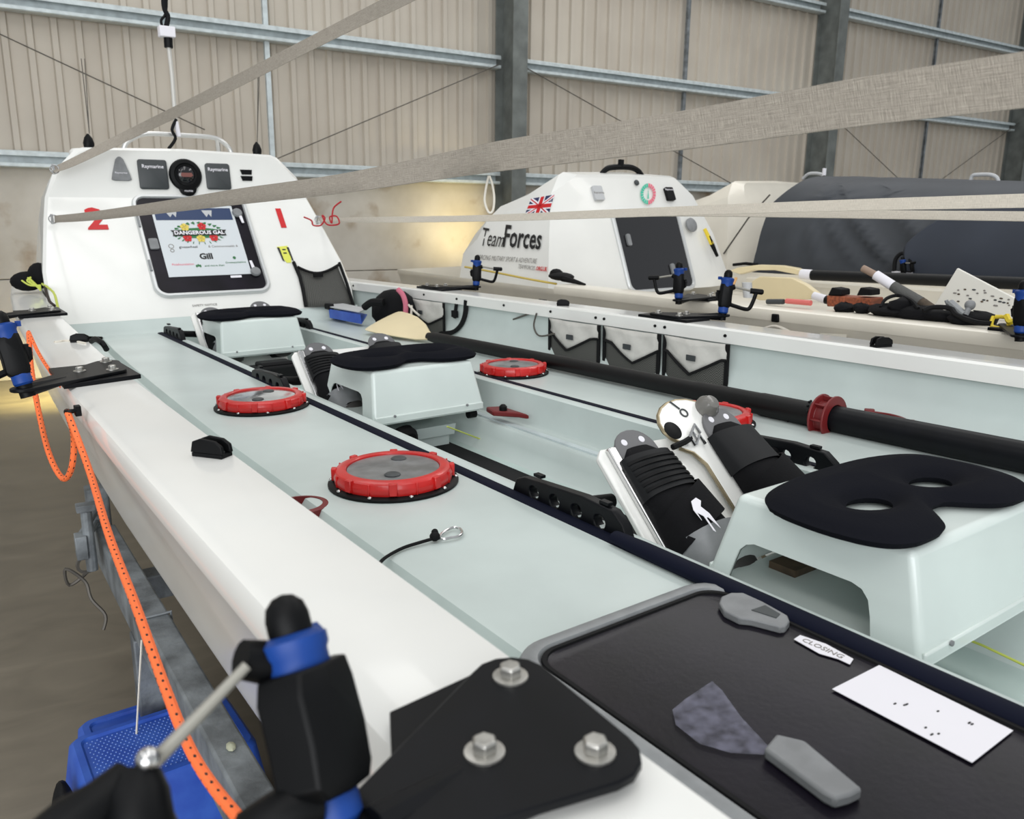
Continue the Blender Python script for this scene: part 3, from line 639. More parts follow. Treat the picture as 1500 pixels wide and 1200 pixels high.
# ---------------------------------------------------------------- foreground cover hatch in the left side deck
HZ = -.497
hx0, hx1, hy0, hy1 = .484, .851, -.05, .712
def hl(i, r, z): 
    w, h = (hx1-hx0)-2*i, (hy1-hy0)-2*i
    return [Vector(((hx0+hx1)/2+a, (hy0+hy1)/2+b, z)) for a, b in rrect(w, h, r, 8)]
mb = MB(); mb.loft([hl(0, .06, -.512), hl(0, .06, -.499), hl(.004, .056, -.492), hl(.014, .046, -.489), hl(.022, .04, -.490), hl(.026, .036, -.495), hl(.026, .036, -.512)], cap=False)
_ed = MB(); _ed.loft([[Vector((.840+.017*cos(a)*w_, y, -.495+.013*w_*max(sin(a), -.4))) for a in [2*pi*k/14 for k in range(14)]] for y, w_ in ((YA, 1), (.62, 1), (.84, .95), (.90, .8))])
fh = build('deck_cover_hatch', mb, grey, boat, ang=40, label='large grey framed hatch with a dark lid, nearest the camera')
mb = MB(); mb.loft([hl(.026, .036, -.51), hl(.026, .036, -.4945), hl(.030, .033, -.493), hl(.036, .03, -.4955)]); build('thick_edging', _ed, navy, boat, ang=60)
lid = build('lid', mb, smoke, fh, ang=30, label='dark scratched translucent lid')
mb = MB(); mb.loft([hl(.026, .036, -.4946), hl(.027, .035, -.4915), hl(.032, .032, -.4915), hl(.033, .031, -.4946)], cap=False); build('seal', mb, rubber, fh)
for yy in (.525, .20):
    for k in range(3):
        mb = MB(); mb.tube([(hx0+.004, yy-.03+k*.021, -.492), (hx0+.004, yy-.03+k*.021+.019, -.492)], .0065, 10); build('hinge', mb, grey, fh)
# scuff patch on the lid (worn polish)
p = [bz(x, y, -.4925) for x, y in ((1003, 1025), (1043, 998), (1058, 1012), (1085, 1050), (1128, 1096), (1118, 1106), (1070, 1103), (1025, 1090), (990, 1062), (985, 1040))]
mb = MB(); mb.prism(p, (0, 0, .0002)); 
scm = mat('worn_patch', (150, 150, 172), .6, noise=.4, scale=60, alpha=.28); build('worn_patch', mb, scm, fh)
# turn handle and pad
def hp(pts, z): return [bz(x, y, z) for x, y in pts]
LZ = -.4955
mb = MB(); c = bz(1090, 893, LZ); 
mb.loft([hp([(1053, 893), (1056, 884), (1070, 878), (1095, 878), (1112, 884), (1120, 893), (1153, 912), (1156, 920), (1150, 928), (1142, 929), (1100, 918), (1082, 916), (1060, 905)], LZ), hp([(1053, 893), (1056, 884), (1070, 878), (1095, 878), (1112, 884), (1120, 893), (1153, 912), (1156, 920), (1150, 928), (1142, 929), (1100, 918), (1082, 916), (1060, 905)], LZ+.0001)])
# raise the second ring
n_ = len(mb.v)//2
for i in range(n_, 2*n_): mb.v[i] = mb.v[i-n_]+Vector((0, 0, .010))
turn = build('turn_handle', mb, greyp, fh, bevel=.002, label='grey rounded turning handle')
mb = MB(); mb.prism([v+Vector((0, 0, .0102)) for v in hp([(1100, 905), (1120, 898), (1142, 911), (1136, 917)], LZ)], (0, 0, .0008)); build('recess', mb, dkgrey, turn)
mb = MB(); q = hp([(1118, 1112), (1136, 1090), (1178, 1100), (1262, 1172), (1244, 1181), (1222, 1187), (1205, 1178)], LZ); mb.prism(q, (0, 0, .012)); build('pull_grip', mb, greyp, fh, bevel=.003, label='long grey pull grip')
sl = thing('label_strip', 'small torn white label strip stuck on the dark foreground lid', 'label', tuple(bz(1205, 950, -.4945)))
q = hp([(1172, 931), (1210, 944), (1250, 966), (1245, 974), (1228, 966), (1200, 958), (1163, 937)], -.4935); mb = MB(); mb.prism(q, (0, 0, .0006)); build('paper_strip', mb, paper, sl)
dx = (bz(1240, 966, -.49)-bz(1170, 935, -.49)); letter('lettering', 'CLOSING', .0125, bz(1205, 950, -.4928), dx, Vector((0, 0, 1)).cross(dx), grink, sl)
shs = thing('paper_sheet', 'white sheet of paper with dark specks lying on the dark foreground lid', 'paper', tuple(bz(1350, 1045, -.4935)))
q = hp([(1219, 1010), (1288, 975), (1484, 1071), (1424, 1118)], -.4930); mb = MB(); mb.prism(q, (0, 0, .0006)); build('sheet', mb, paper, shs)
for x, y in ((1311, 1031), (1325, 1033), (1328, 1032), (1374, 1042), (1420, 1059), (1424, 1061), (1356, 1066), (1365, 1076), (1375, 1075)):
    c = bz(x, y, -.4922); mb = MB(); mb.ball(c, (.0022+random.random()*.002, .0012, .0007), 6, 4); build('speck', mb, ink, shs)
# ================================================================== PLANE TOOL
class PL:
    def __init__(s, O, V, U=(1, 0, 0)):
        s.O = Vector(O); s.U = Vector(U).normalized(); v = Vector(V); s.V = (v-s.U*v.dot(s.U)).normalized(); s.N = s.U.cross(s.V)
    def hit(s, px, py, off=0.0): r = ray(px, py); return r*((s.O.dot(s.N)+off)/r.dot(s.N))
    def uv(s, px, py, off=0.0): p = s.hit(px, py, off)-s.O; return p.dot(s.U), p.dot(s.V)
    def at(s, u, v, off=0.0): return s.O+s.U*u+s.V*v+s.N*off
# ================================================================== SLIDING SEATS
SX, SY = 1.147, .638
seat = thing('sliding_seat', 'seafoam box seat nearest the camera, cut open at the side, black cushion on top', 'seat', (SX, SY, -.598), 'sliding rowing seats')
hx, hy, tx, ty = .182, .176, .163, .139; zb, zt, zm = -.560, -.420, -.535
def wallpoly(a0, a1, b0, b1, notch):   # a0,a1 bottom corners; b0,b1 top corners
    pts = [(0, 0)]
    if notch: pts += [(.11, 0), (.115, .30), (.12, .42), (.145, .50), (.19, .54), (.71, .54), (.76, .51), (.79, .43), (.80, .28), (.805, 0)]
    pts += [(1, 0), (1, 1), (0, 1)]
    return [Vector(a0).lerp(Vector(a1), t).lerp(Vector(b0).lerp(Vector(b1), t), s) for t, s in pts]
Bq = [(SX-hx, SY-hy, zb), (SX+hx, SY-hy, zb), (SX+hx, SY+hy, zb), (SX-hx, SY+hy, zb)]
Tq = [(SX-tx, SY-ty, zt), (SX+tx, SY-ty, zt), (SX+tx, SY+ty, zt), (SX-tx, SY+ty, zt)]
bm = bmesh.new()
for i, nt_ in ((0, False), (1, True), (2, False), (3, True)):
    j = (i+1) % 4; bm.faces.new([bm.verts.new(p) for p in wallpoly(Bq[i], Bq[j], Tq[i], Tq[j], nt_)])
bm.faces.new([bm.verts.new(p) for p in Tq])
bmesh.ops.remove_doubles(bm, verts=bm.verts, dist=1e-5); bmesh.ops.recalc_face_normals(bm, faces=bm.faces)
ed = [e for e in bm.edges if len(e.link_faces) == 2]
bmesh.ops.bevel(bm, geom=ed, offset=.009, segments=4, affect='EDGES', profile=.5)
mb = MB(); mb.v = [v.co.copy() for v in bm.verts]; bm.verts.index_update(); mb.f = [tuple(v.index for v in f.verts) for f in bm.faces]; bm.free()
so = build('seat_box', mb, seatm, seat, solid=.006, ang=60)
wn = so.modifiers.new('weighted', 'WEIGHTED_NORMAL'); wn.keep_sharp = True; wn.weight = 100
for s in (-1, 1): mb = MB(); mb.box((SX, SY+s*(hy-.001), zb+.010), (2*hx-.006, .007, .020)); build('rim', mb, seatm, seat, bevel=.003)
mb = MB(); mb.box((SX, SY, zb-.004), (2*hx-.02, 2*hy-.02, .008)); car = build('carriage', mb, seatm, seat, bevel=.002)
mb = MB(); mb.box((SX+.03, SY+.11, zb+.006), (2*hx-.14, .05, .012)); build('liner', mb, brownm, seat)
for sx in (-1, 1):
    for sy in (-1, 1):
        mb = MB(); mb.cyl((SX+sx*.150, SY+sy*.135, -.583), (SX+sx*.176, SY+sy*.135, -.583), .0135, n=16); build('wheel', mb, black, seat)
        mb = MB(); mb.lathe((SX+sx*.12, SY+sy*(hy+.003), zb+.018), [(.004, 0), (.004, .003), (.002, .004)], 10, (0, sy, 0)); build('screw', mb, greyp, seat)
for t in (.1, .42, .8):
    mb = MB(); mb.lathe((SX-hx+.004, SY-hy+2*hy*t, zb+.002), [(.005, 0), (.004, .006), (.002, .008)], 10); build('screw', mb, black, seat)
# cushion from a distance field
import numpy as np
def cushion_mesh(cx, cy, z0):
    half = [(0, .553), (.022, .550), (.045, .528), (.075, .503), (.11, .493), (.155, .494), (.188, .508), (.207, .535), (.216, .57), (.219, .61), (.213, .665), (.195, .702), (.15, .730), (.08, .746), (0, .749)]
    pts = smoothpts([(a, b, 0) for a, b in half], 4)
    P = np.array([[p.x, p.y-.620] for p in pts]+[[-p.x, p.y-.620] for p in reversed(pts[1:-1])])
    st = .0055; X = np.arange(-.231, .232, st); Yg = np.arange(-.138, .139, st); gx, gy = np.meshgrid(X, Yg, indexing='ij')
    A = P; B_ = np.roll(P, -1, 0)
    def sdf(x, y):
        d = np.full(x.shape, 9.0); ins = np.zeros(x.shape, bool); nx = np.zeros(x.shape); ny = np.zeros(x.shape)
        for a, b in zip(A, B_):
            e = b-a; t = np.clip(((x-a[0])*e[0]+(y-a[1])*e[1])/(e@e), 0, 1); qx = a[0]+t*e[0]; qy = a[1]+t*e[1]
            dd = np.hypot(x-qx, y-qy); m = dd < d; d = np.where(m, dd, d); nx = np.where(m, qx, nx); ny = np.where(m, qy, ny)
            c = ((a[1] > y) != (b[1] > y)) & (x < (b[0]-a[0])*(y-a[1])/(b[1]-a[1]+1e-12)+a[0]); ins ^= c
        d = np.where(ins, d, -d)
        for s in (-1, 1):
            ux, uy_ = (x-s*.083)/.040, (y+.012)/.027; r = np.hypot(ux, uy_)+1e-9; hd = (r-1)*.032
            m = hd < d; d = np.where(m, hd, d); nx = np.where(m, s*.083+.040*ux/r, nx); ny = np.where(m, -.012+.027*uy_/r, ny)
        return d, nx, ny
    d, nx, ny = sdf(gx, gy); snap = d < st*.55; gx2 = np.where(snap, nx, gx); gy2 = np.where(snap, ny, gy); dd = np.where(snap, 0, d)
    keep = d > -st*.5
    f = np.sqrt(1-(1-np.clip(dd/.026, 0, 1))**2); top = .004+.018*f+.012*np.clip(dd/.06, 0, 1); bot = .010*(1-f)
    mb = MB(); idx = {}; nI, nJ = gx.shape; vt = []; vb = []
    for i in range(nI):
        for j in range(nJ):
            if keep[i, j]:
                idx[(i, j)] = len(vt); e = 0 if not snap[i, j] else 0
                vt.append((cx+gx2[i, j], cy+gy2[i, j], z0+(top[i, j] if not snap[i, j] else .013))); vb.append((cx+gx2[i, j], cy+gy2[i, j], z0+(bot[i, j] if not snap[i, j] else .013)))
    n = len(vt); fs = []
    for i in range(nI-1):
        for j in range(nJ-1):
            q = [(i, j), (i+1, j), (i+1, j+1), (i, j+1)]
            if all(k in idx for k in q):
                if all(snap[k] for k in q): continue
                a = [idx[k] for k in q]; fs.append(tuple(a)); fs.append(tuple(n+k for k in reversed(a)))
            elif sum(k in idx for k in q) == 3:
                a = [idx[k] for k in q if k in idx]
                if all(snap[k] for k in q if k in idx): continue
                fs.append(tuple(a)); fs.append(tuple(n+k for k in reversed(a)))
    # weld top and bottom rims
    rim = {}
    for (i, j), k in idx.items():
        if snap[i, j]: rim[n+k] = k
    fs = [tuple(rim.get(k, k) for k in f_) for f_ in fs]
    mb.add(vt+vb, fs)
    return mb
cus = thing('seat_cushion', 'black butterfly shaped cushion with two holes on the seat nearest the camera', 'cushion', (SX-.004, .620, -.4165), 'black seat cushions')
cm = cushion_mesh(SX-.004, .620, -.4165)
build('pad', cm, foam, cus, ang=60, rec=True)
S2, S1 = 2.19-SY, 3.60-SY
dup(seat, (SX, 2.19, -.598), 'middle of the three seafoam box seats, between the red deck hatches')
dup(seat, (SX, 3.60, -.598), 'farthest of the three seafoam box seats, just before the cabin')
dup(cus, (SX-.004, 2.172, -.4165), 'black cushion on the middle of the three seats')
dup(cus, (SX-.004, 3.582, -.4165), 'black cushion on the farthest seat, before the cabin')

# ================================================================== FOOT STRETCHERS
FP = PL((1.15, .86, -.63), (0, .24, .23))
strc = thing('foot_stretcher', 'white foot plate with two black strapped shoes, nearest the camera', 'footrest', (1.15, .95, -.60), 'foot stretchers')
def fq(u, v, off=0.0): return FP.at(u-1.15, v, off)
def ploop(pts, off): return [fq(a, b, off) for a, b in pts]
mb = MB(); mb.prism(ploop([(.945, -.03), (1.30, -.03), (1.30, .29), (1.27, .30), (1.12, .30), (.96, .305), (.945, .29)], 0), FP.N*.012); build('foot_plate', mb, white, strc, bevel=.003)
mb = MB(); mb.prism([fq(.965, .03, .0125), fq(.985, .03, .0125), fq(.985, .30, .0125), fq(.965, .30, .0125)], FP.N*.012); build('edge_trim', mb, chrome, strc, bevel=.003)
# steering plate with disc top
sc = (1.185, .315); arc = [(sc[0]+.075*cos(R(a)), sc[1]+.052*sin(R(a))) for a in range(-10, 231, 20)]
poly = [(1.315, .02), (1.315, .20), (1.285, .28)]+arc+[(1.125, .265), (1.150, .25), (1.165, .22), (1.165, .02)]
mb = MB(); mb.prism(ploop(poly, .022), FP.N*.009); stp = build('steering_plate', mb, white, strc, bevel=.002, label='white pivoting steering plate with a round top')
mb = MB(); mb.tube([fq(a, b, .0265) for a, b in poly[3:]], .0045, 6); build('metal_edge', mb, mat('brass_edge', (150, 138, 112), .3, metal=.7), stp)
mb = MB(); mb.lathe(fq(1.13, .303, .031), [(.020, 0), (.018, .001)], 20, FP.N); build('pivot_hole', mb, black, stp)
mb = MB(); mb.tube([fq(1.165, .365, .032), fq(1.178, .345, .032)], .0022, 5); mb.ring(fq(1.183, .335, .031), [(.007, 0), (.010, 0), (.010, .002), (.007, .002)], 14, FP.N); build('slot_mark', mb, dkgrey, stp)
mb = MB(); mb.lathe(fq(1.245, .335, .031), [(.024, 0), (.024, .012), (.015, .026), (.004, .028)], 20, FP.N); build('steering_knob', mb, mat('clear_plastic_knob', (110, 108, 104), .2), stp)
for dx_, dv_ in ((0, 0), (.016, .012), (.012, -.012), (-.014, -.01)):
    mb = MB(); mb.tube([fq(1.150+dx_, .275+dv_, .034), fq(1.150+dx_+.010, .275+dv_+.012, .044), fq(1.150+dx_+.02, .275+dv_-.004, .036)], .0038, 6); build('shackle', mb, chrome, stp)
mb = MB(); mb.tube([fq(1.095, .265, .04), fq(1.125, .268, .044), fq(1.15, .275, .04)], .006, 7); build('rope_end', mb, rubber, stp)
# white lower centre strap plate
mb = MB(); mb.prism(ploop([(1.09, .16), (1.115, .17), (1.13, .10), (1.10, .09)], .013), FP.N*.006); b_ = build('grey_bracket', mb, greyp, strc, bevel=.003)
def shoe(cx, off, name, logo):
    root = MB(); rings = []
    prof = [(.0, .036, .040), (.03, .050, .075), (.08, .054, .082), (.14, .056, .062), (.19, .056, .044), (.235, .052, .030), (.275, .042, .018), (.29, .026, .010)]
    for v, w, h in prof:
        ring = []
        for k in range(13):
            a = pi*k/12; ring.append(fq(cx+w*cos(a), v, off+.004+h*sin(a)**.55))
        rings.append(ring)
    root.loft(rings); o = build(name, root, neop, strc, ang=50, label='black neoprene shoe with %s' % logo)
    mb = MB(); mb.prism([fq(cx+a, .165+b, off) for a, b in rrect(.100, .33, .048, 6)], FP.N*.007); build('sole_plate', mb, mat('sole_grey', (98, 98, 100), .4), o, bevel=.002)
    for a in (-.022, .022): mb = MB(); mb.lathe(fq(cx+a, .305, off+.0072), [(.007, 0), (.006, .001)], 12, FP.N); build('sole_hole', mb, paper, o)
    def band(v0, v1, w, h, t, m_, nm, lab=None, skew=0.0, n=12, a0=0.0):
        mb = MB(); r = []
        for v, hh in ((v0, h[0]), (v1, h[1])):
            out = []; inn = []
            for k in range(n+1):
                a = a0+(pi-2*a0)*k/n; vv = v+skew*(k/n-.5)
                out.append(fq(cx+(w+t)*cos(a), vv, off+.004+(hh+t)*max(sin(a), 0)**.55)); inn.append(fq(cx+w*cos(a), vv, off+.004+hh*max(sin(a), 0)**.55))
            r.append(out+inn[::-1])
        mb.loft(r); return build(nm, mb, m_, o, ang=40, label=lab)
    band(.180, .268, .056, (.048, .026), .004, mat('shoe_strap_'+name, (22, 23, 25), .6, spec=.25), 'ribbed_strap')
    for k in range(6 if logo == 'a white print' else 0): v = .190+.012*k; hh = .046-.0030*k; band(v, v+.006, .0590, (hh+.004, hh+.003), .0028, black, 'rib', n=10, a0=.30)
    band(.095, .165, .057, (.080, .062), .004, neop, 'wide_strap', skew=-.06)
    band(.0, .088, .0545, (.062, .086), .004, greyp if logo == 'a white print' else rubber, 'heel_cup', n=12, a0=.12)
    mb = MB(); mb.ball(fq(cx+.012, .018, off+.045), (.050, .040, .040), 16, 10); build('heel', mb, mat('heel_grey', (62, 60, 58), .6) if 'heel_grey' not in MATS else MATS['heel_grey'], o)
    if logo == 'a white print':
        c = fq(cx-.022, .105, off+.088)
        U_ = Vector((1, 0, 0)); V_ = FP.V*.9+FP.N*-.25
        pr = [(-.004, .03), (.010, .034), (.014, .026), (.004, .016), (.008, .0), (.004, -.03), (0, -.006), (-.004, -.006), (-.010, -.034), (-.012, -.03), (-.006, -.002), (-.012, .008), (-.016, -.008), (-.014, .014)]
        mb = MB(); flat(mb, [(a*1.1, b*1.1) for a, b in pr], c, U_, V_, .001); build('white_print', mb, paper, o)
    return o
shoe(1.035, .012, 'left_shoe'.replace('left_', ''), 'a white print')
shoe(1.255, .032, 'shoe', 'a broad strap')
# adjuster racks: thick black side plates with holes
def rack(sg, full=True):
    x = XC+sg*(SL-.020)
    prof = [(.885, -.512), (.900, -.480), (.925, -.462), (1.00, -.458), (1.165, -.468), (1.190, -.476), (1.205, -.512)]
    n = 6; hs = [(.955, -.490), (1.015, -.489), (1.075, -.489), (1.135, -.489)]
    bm = bmesh.new(); vo = [bm.verts.new((x-.010, a, b)) for a, b in prof]; eds = [bm.edges.new((vo[i], vo[(i+1) % len(vo)])) for i in range(len(vo))]
    for a, b in hs:
        c_ = [bm.verts.new((x-.010, a+.014*cos(2*pi*k/12), b+.012*sin(2*pi*k/12))) for k in range(12)]; eds += [bm.edges.new((c_[k], c_[(k+1) % 12])) for k in range(12)]
    bmesh.ops.triangle_fill(bm, use_beauty=True, edges=eds)
    g = bmesh.ops.extrude_face_region(bm, geom=bm.faces[:]); bmesh.ops.translate(bm, vec=(.020, 0, 0), verts=[v for v in g['geom'] if isinstance(v, bmesh.types.BMVert)])
    bmesh.ops.recalc_face_normals(bm, faces=bm.faces); bm.verts.index_update()
    mb = MB(); mb.v = [v.co.copy() for v in bm.verts]; mb.f = [tuple(v.index for v in f.verts) for f in bm.faces]; bm.free()
    o = build('adjuster_rack', mb, satin, strc, bevel=.0025, label='black side rack with a row of round holes')
    for a in (.95, 1.13): mb = MB(); mb.box((x, a, -.457), (.012, .022, .006)); build('rack_lug', mb, satin, o, bevel=.001)
rack(-1); rack(1)
for s in (-1, 1): mb = MB(); mb.cyl((XC+s*(SL-.03), 1.04, -.49), (XC+s*.19, 1.04, -.50), .014, n=14); build('cross_tube', mb, black, strc)
_ks = [o_ for o_ in bpy.data.objects if o_.parent == strc and not o_.name.startswith('steering_plate')]
stp.parent = None
dup(strc, (1.130, .95+1.45, -.607), 'foot plate with strapped black shoes between the middle and farthest seats')
dup(strc, (1.15, .95+2.72, -.60), 'foot plate with black shoes right before the cabin')
stp.parent = strc
# bag of pulleys beneath middle seat, dark red roller block
mb = MB(); mb.prism([(1.375, 1.90, -.575), (1.44-.055, 1.86, -.575), (1.385, 2.0, -.575), (1.34, 2.02, -.575), (1.325, 1.96, -.575)], (0, 0, .016)); rb = solo('roller_block', mb, dred, 'small dark red roller block with a black knob beside the middle seat', 'block', bevel=.004)
mb = MB(); mb.lathe((1.355, 1.95, -.559), [(.012, 0), (.012, .012), (.006, .018)], 14); kb = build('knob', mb, black, rb)
# stowed boxes under the middle seat
mb = MB(); mb.loft([[Vector((a, b, z)) for a, b in ((1.02-i, 2.09-i), (1.25+i, 2.09-i), (1.25+i, 2.36), (1.02-i, 2.36))] for z, i in ((-.679, .0), (-.645, .0), (-.644, .012), (-.61, .016), (-.609, .008))]); solo('stowage_block', mb, teal, 'seafoam stepped stowage block in the footwell under the middle seat', 'box', bevel=.003)
mb = MB(); mb.tube(smoothpts([(1.02, 2.02, -.64), (1.05, 2.03, -.605), (1.09, 2.045, -.61), (1.10, 2.06, -.668)], 5), .022, 8); solo('black_strap', mb, rubber, 'black bundled strap under the front edge of the middle seat', 'strap')
mb = MB(); mb.box((1.15, 3.33, -.635), (.20, .10, .08)); mb.box((1.15, 3.335, -.59), (.14, .08, .02)); solo('gear_bag', mb, rubber, 'black bag stowed in the footwell below the farthest seat', 'bag', bevel=.02)

# ================================================================== OAR, TRAY, BAG, CORD CLIP
oar = thing('oar', 'black oar shaft with cream blade lying along the right side deck of the nearest boat', 'oar', (1.69, 1.5, -.50))
cp = [(612, 488), (640, 494), (700, 506), (1000, 576), (1110, 594), (1128, 600), (1235, 624), (1280, 637), (1500, 669), (1640, 700)]
zc = lambda px: -.470
OA, OB = bz(628, 493, -.478), bz(1500, 670, -.474)
dirn = (OB-OA).normalized(); def_len = (OB-OA).length
def op(t): return OA+dirn*t
mb = MB(); mb.tube([op(0), op(.05), op(.35), op(1.40), op(1.43), op(1.62), op(1.63), op(3.2)], [.017, .022, .024, .0255, .028, .0285, .030, .031], 20); sh = build('shaft', mb, shaftm, oar, ang=50)
mb = MB(); mb.tube([op(1.80), op(1.83), op(2.6)], [.0315, .0325, .0325], 20); build('sleeve', mb, satin, oar)
for k in range(11): a = k*.55; mb = MB(); q = op(1.78)+Vector((0, 0, .031*sin(a*.9+.4)))+Vector((-.031*cos(a*.9+.4), k*.006, 0)); mb.ball(q, .0035, 6, 4); build('stitch', mb, black, oar)
mb = MB(); rings = []
for t, w, zc_ in ((.02, .018, 0), (-.05, .036, 0), (-.13, .064, .014), (-.22, .084, .024), (-.30, .092, .028), (-.37, .094, .030), (-.395, .090, .030), (-.402, .080, .030)):
    c = op(t)+Vector((0, 0, zc_)); r_ = []
    for k in range(13):
        s_ = -1+2*k/12; r_.append(c+Vector((.085*s_*w/.09+.01*(1-s_*s_)*w/.09*-1, 0, .034*s_*w/.09)))
    r2 = [p+Vector((.006, 0, -.005)) for p in reversed(r_)]
    rings.append(r_+r2)
mb.loft(rings); build('blade', mb, blade, oar, ang=50, label='cream spoon blade')
# dark red collar round the shaft
c = op(def_len-.0) ; p_ = bz(1208, 612, -.474); t_ = (p_-OA).dot(dirn)
mb = MB(); mb.ring(op(t_), [(.034, -.022), (.055, -.020), (.055, -.015), (.040, -.012), (.040, .012), (.055, .015), (.055, .020), (.034, .022)], 28, dirn)
for k in range(8):
    a = 2*pi*k/8; M = Matrix.Rotation(a, 3, dirn); v = M @ Vector((0, 0, .046)); mb.box(op(t_)+v, (.004, .03, .012), M=M)
solo('oar_collar', mb, dred, 'dark red plastic collar around the black oar shaft', 'collar', bevel=.001, seg=1)
tr = thing('dustpan', 'blue plastic dustpan lying before the cabin on the right side', 'dustpan', tuple(bz(508, 466, -.49)))
q = [bz(484, 466, -.49), bz(530, 475, -.49), bz(538, 462, -.47), bz(492, 452, -.47)]
mb = MB(); mb.prism(q, (0, 0, .006)); build('pan', mb, blue, tr, bevel=.002)
mb = MB(); mb.prism([q[0], q[1], q[1]+Vector((0, .01, .045)), q[0]+Vector((0, .01, .045))], (0, .008, 0)); build('front_wall', mb, blue, tr, bevel=.002)
mb = MB(); mb.prism([q[3]+Vector((0, 0, .03)), q[2]+Vector((0, 0, .03)), q[1]+Vector((0, .02, .052)), q[0]+Vector((0, .02, .052))], (0, 0, .006)); build('brush_head', mb, lgrey, tr, bevel=.002)
mb = MB(); mb.box(q[0]+Vector((.01, .03, .055)), (.03, .06, .03)); build('handle', mb, rubber, tr, bevel=.006)
bag = thing('life_jacket', 'bundled black life jacket with a pink strap before the side pocket', 'life jacket', (1.84, 3.62, -.505))
mb = MB(); rings = []
for k, (zz, s) in enumerate(((-.505, .8), (-.47, 1), (-.42, 1.0), (-.375, .82), (-.345, .5), (-.335, .15))):
    rings.append([Vector((1.84+s*(.085+.014*sin(3*a+k))*cos(a), 3.56+s*(.16+.02*sin(5*a+k*.7))*sin(a), zz)) for a in [2*pi*q/16 for q in range(16)]])
mb.loft(rings); build('body', mb, neop, bag, ang=60)
mb = MB(); mb.tube(smoothpts([by(583, 424, 3.45), by(590, 432, 3.42), by(594, 445, 3.40), by(594, 462, 3.40)], 4), .012, 8); build('pink_strap', mb, pinkm, bag)
mb = MB(); mb.tube(smoothpts([by(562, 443, 3.5), by(545, 443, 3.55), by(534, 450, 3.6)], 4), .018, 8); build('black_strap', mb, rubber, bag)
mb = MB(); mb.tube(smoothpts([by(598, 446, 3.38), by(606, 455, 3.36), by(614, 462, 3.3)], 4), .005, 6); mb.tube([by(603, 448, 3.4), by(602, 466, 3.36)], .005, 6); build('cord', mb, creamrope, bag)
# carabiner on black cord
clip = thing('cord_with_clip', 'short black cord ending in a steel snap hook on the left side deck', 'cord', tuple(bz(600, 805, -.503)))
mb = MB(); mb.tube(smoothpts([bz(557, 832, -.515), bz(556, 826, -.500), bz(566, 816, -.500), bz(590, 803, -.500), bz(618, 794, -.499), bz(636, 789, -.497)], 6), .0028, 8); build('cord', mb, rubber, clip)
mb = MB(); mb.ball(bz(637, 786, -.495), (.009, .008, .008), 10, 7); mb.ball(bz(637, 780, -.490), (.006, .006, .006), 8, 6); build('knot', mb, rubber, clip)
k_ = [(643, 788), (651, 779), (664, 773), (674, 775), (677, 781), (671, 786), (660, 788), (651, 790), (643, 789)]
mb = MB(); mb.tube(smoothpts([bz(x, y, -.499) for x, y in k_], 4), .0024, 8); build('snap_hook', mb, chrome, clip)

# ================================================================== POCKETS
def pocket(pxl, pxr, pyt, label, zf=-.435, droop=.5):
    yl = bx_(pxl, pyt, 1.958).y; yr = bx_(pxr, pyt+10, 1.958).y; x = XC+hin((yl+yr)/2)-.004
    t = thing('mesh_pocket', label, 'pocket', (x, (yl+yr)/2, -.53), 'mesh pockets on the right inner side')
    zt_, zb_ = -.376, -.545; w = yl-yr; n = 10
    def zl(s): return -.425-.052*max(0, 1-abs(s-.5-(droop-.5)*.5)*2.3)-.008*sin(s*pi)
    def bulge(s, z): return -.014*sin(pi*s)-.008*sin(pi*s)*((zt_-z)/.17)
    mb = MB(); rings = []
    for k in range(n+1):
        s = k/n; rings.append([Vector((x+bulge(s, z)-.004+.003*sin(17*s+z*90), yl-w*s, z)) for z in [zt_+(zl(s)-zt_)*q/5 for q in range(6)]])
    mb.loft(rings, closed=False); build('canvas_flap', mb, canvas, t, solid=.002)
    mb = MB(); rings = []
    for k in range(n+1):
        s = k/n; rings.append([Vector((x+bulge(s, z), yl-w*s, z)) for z in [-.40+(zb_+.40)*q/5 for q in range(6)]])
    mb.loft(rings, closed=False); build('net', mb, netm, t, solid=.001)
    mb = MB(); mb.tube([Vector((x+bulge(s, zl(s))-.006, yl-w*s, zl(s))) for s in [k/16 for k in range(17)]], .005, 6); build('edging', mb, rubber, t)
    for yy in (yl, yr): mb = MB(); mb.box((x-.003, yy, (zt_+zb_)/2), (.006, .014, zt_-zb_)); build('binding', mb, rubber, t)
    mb = MB(); s = .5; mb.box((x+bulge(.5, -.43)-.010, yl-w*.52, -.432), (.004, .036, .018)); build('toggle_patch', mb, dkgrey, t)
    return t
pocket(810, 882, 462, 'leftmost of the three white flapped net pockets in a row, nearer the cabin', droop=.4)
pocket(888, 968, 472, 'middle of the three white flapped net pockets in a row', droop=.75)
pocket(976, 1068, 484, 'rightmost of the three white flapped net pockets in a row')
pocket(606, 664, 432, 'white flapped net pocket standing alone beyond the oar blade', droop=.9)
mb = MB(); q = [bx_(683, 440, 1.93), bx_(681, 462, 1.93), bx_(674, 478, 1.92), bx_(662, 487, 1.91), bx_(645, 489, 1.90)]
mb.tube(smoothpts(q, 5), .011, 6); hs = solo('hanging_strap', mb, rubber, 'black strap hanging in a curve from the right gunwale beside the lone pocket', 'strap')
mb = MB(); mb.tube([bx_(669, 441, 1.935), bx_(666, 466, 1.93)], .008, 6); mb.box(bx_(666, 460, 1.925), (.012, .04, .03)); build('buckle_strap', mb, rubber, hs)
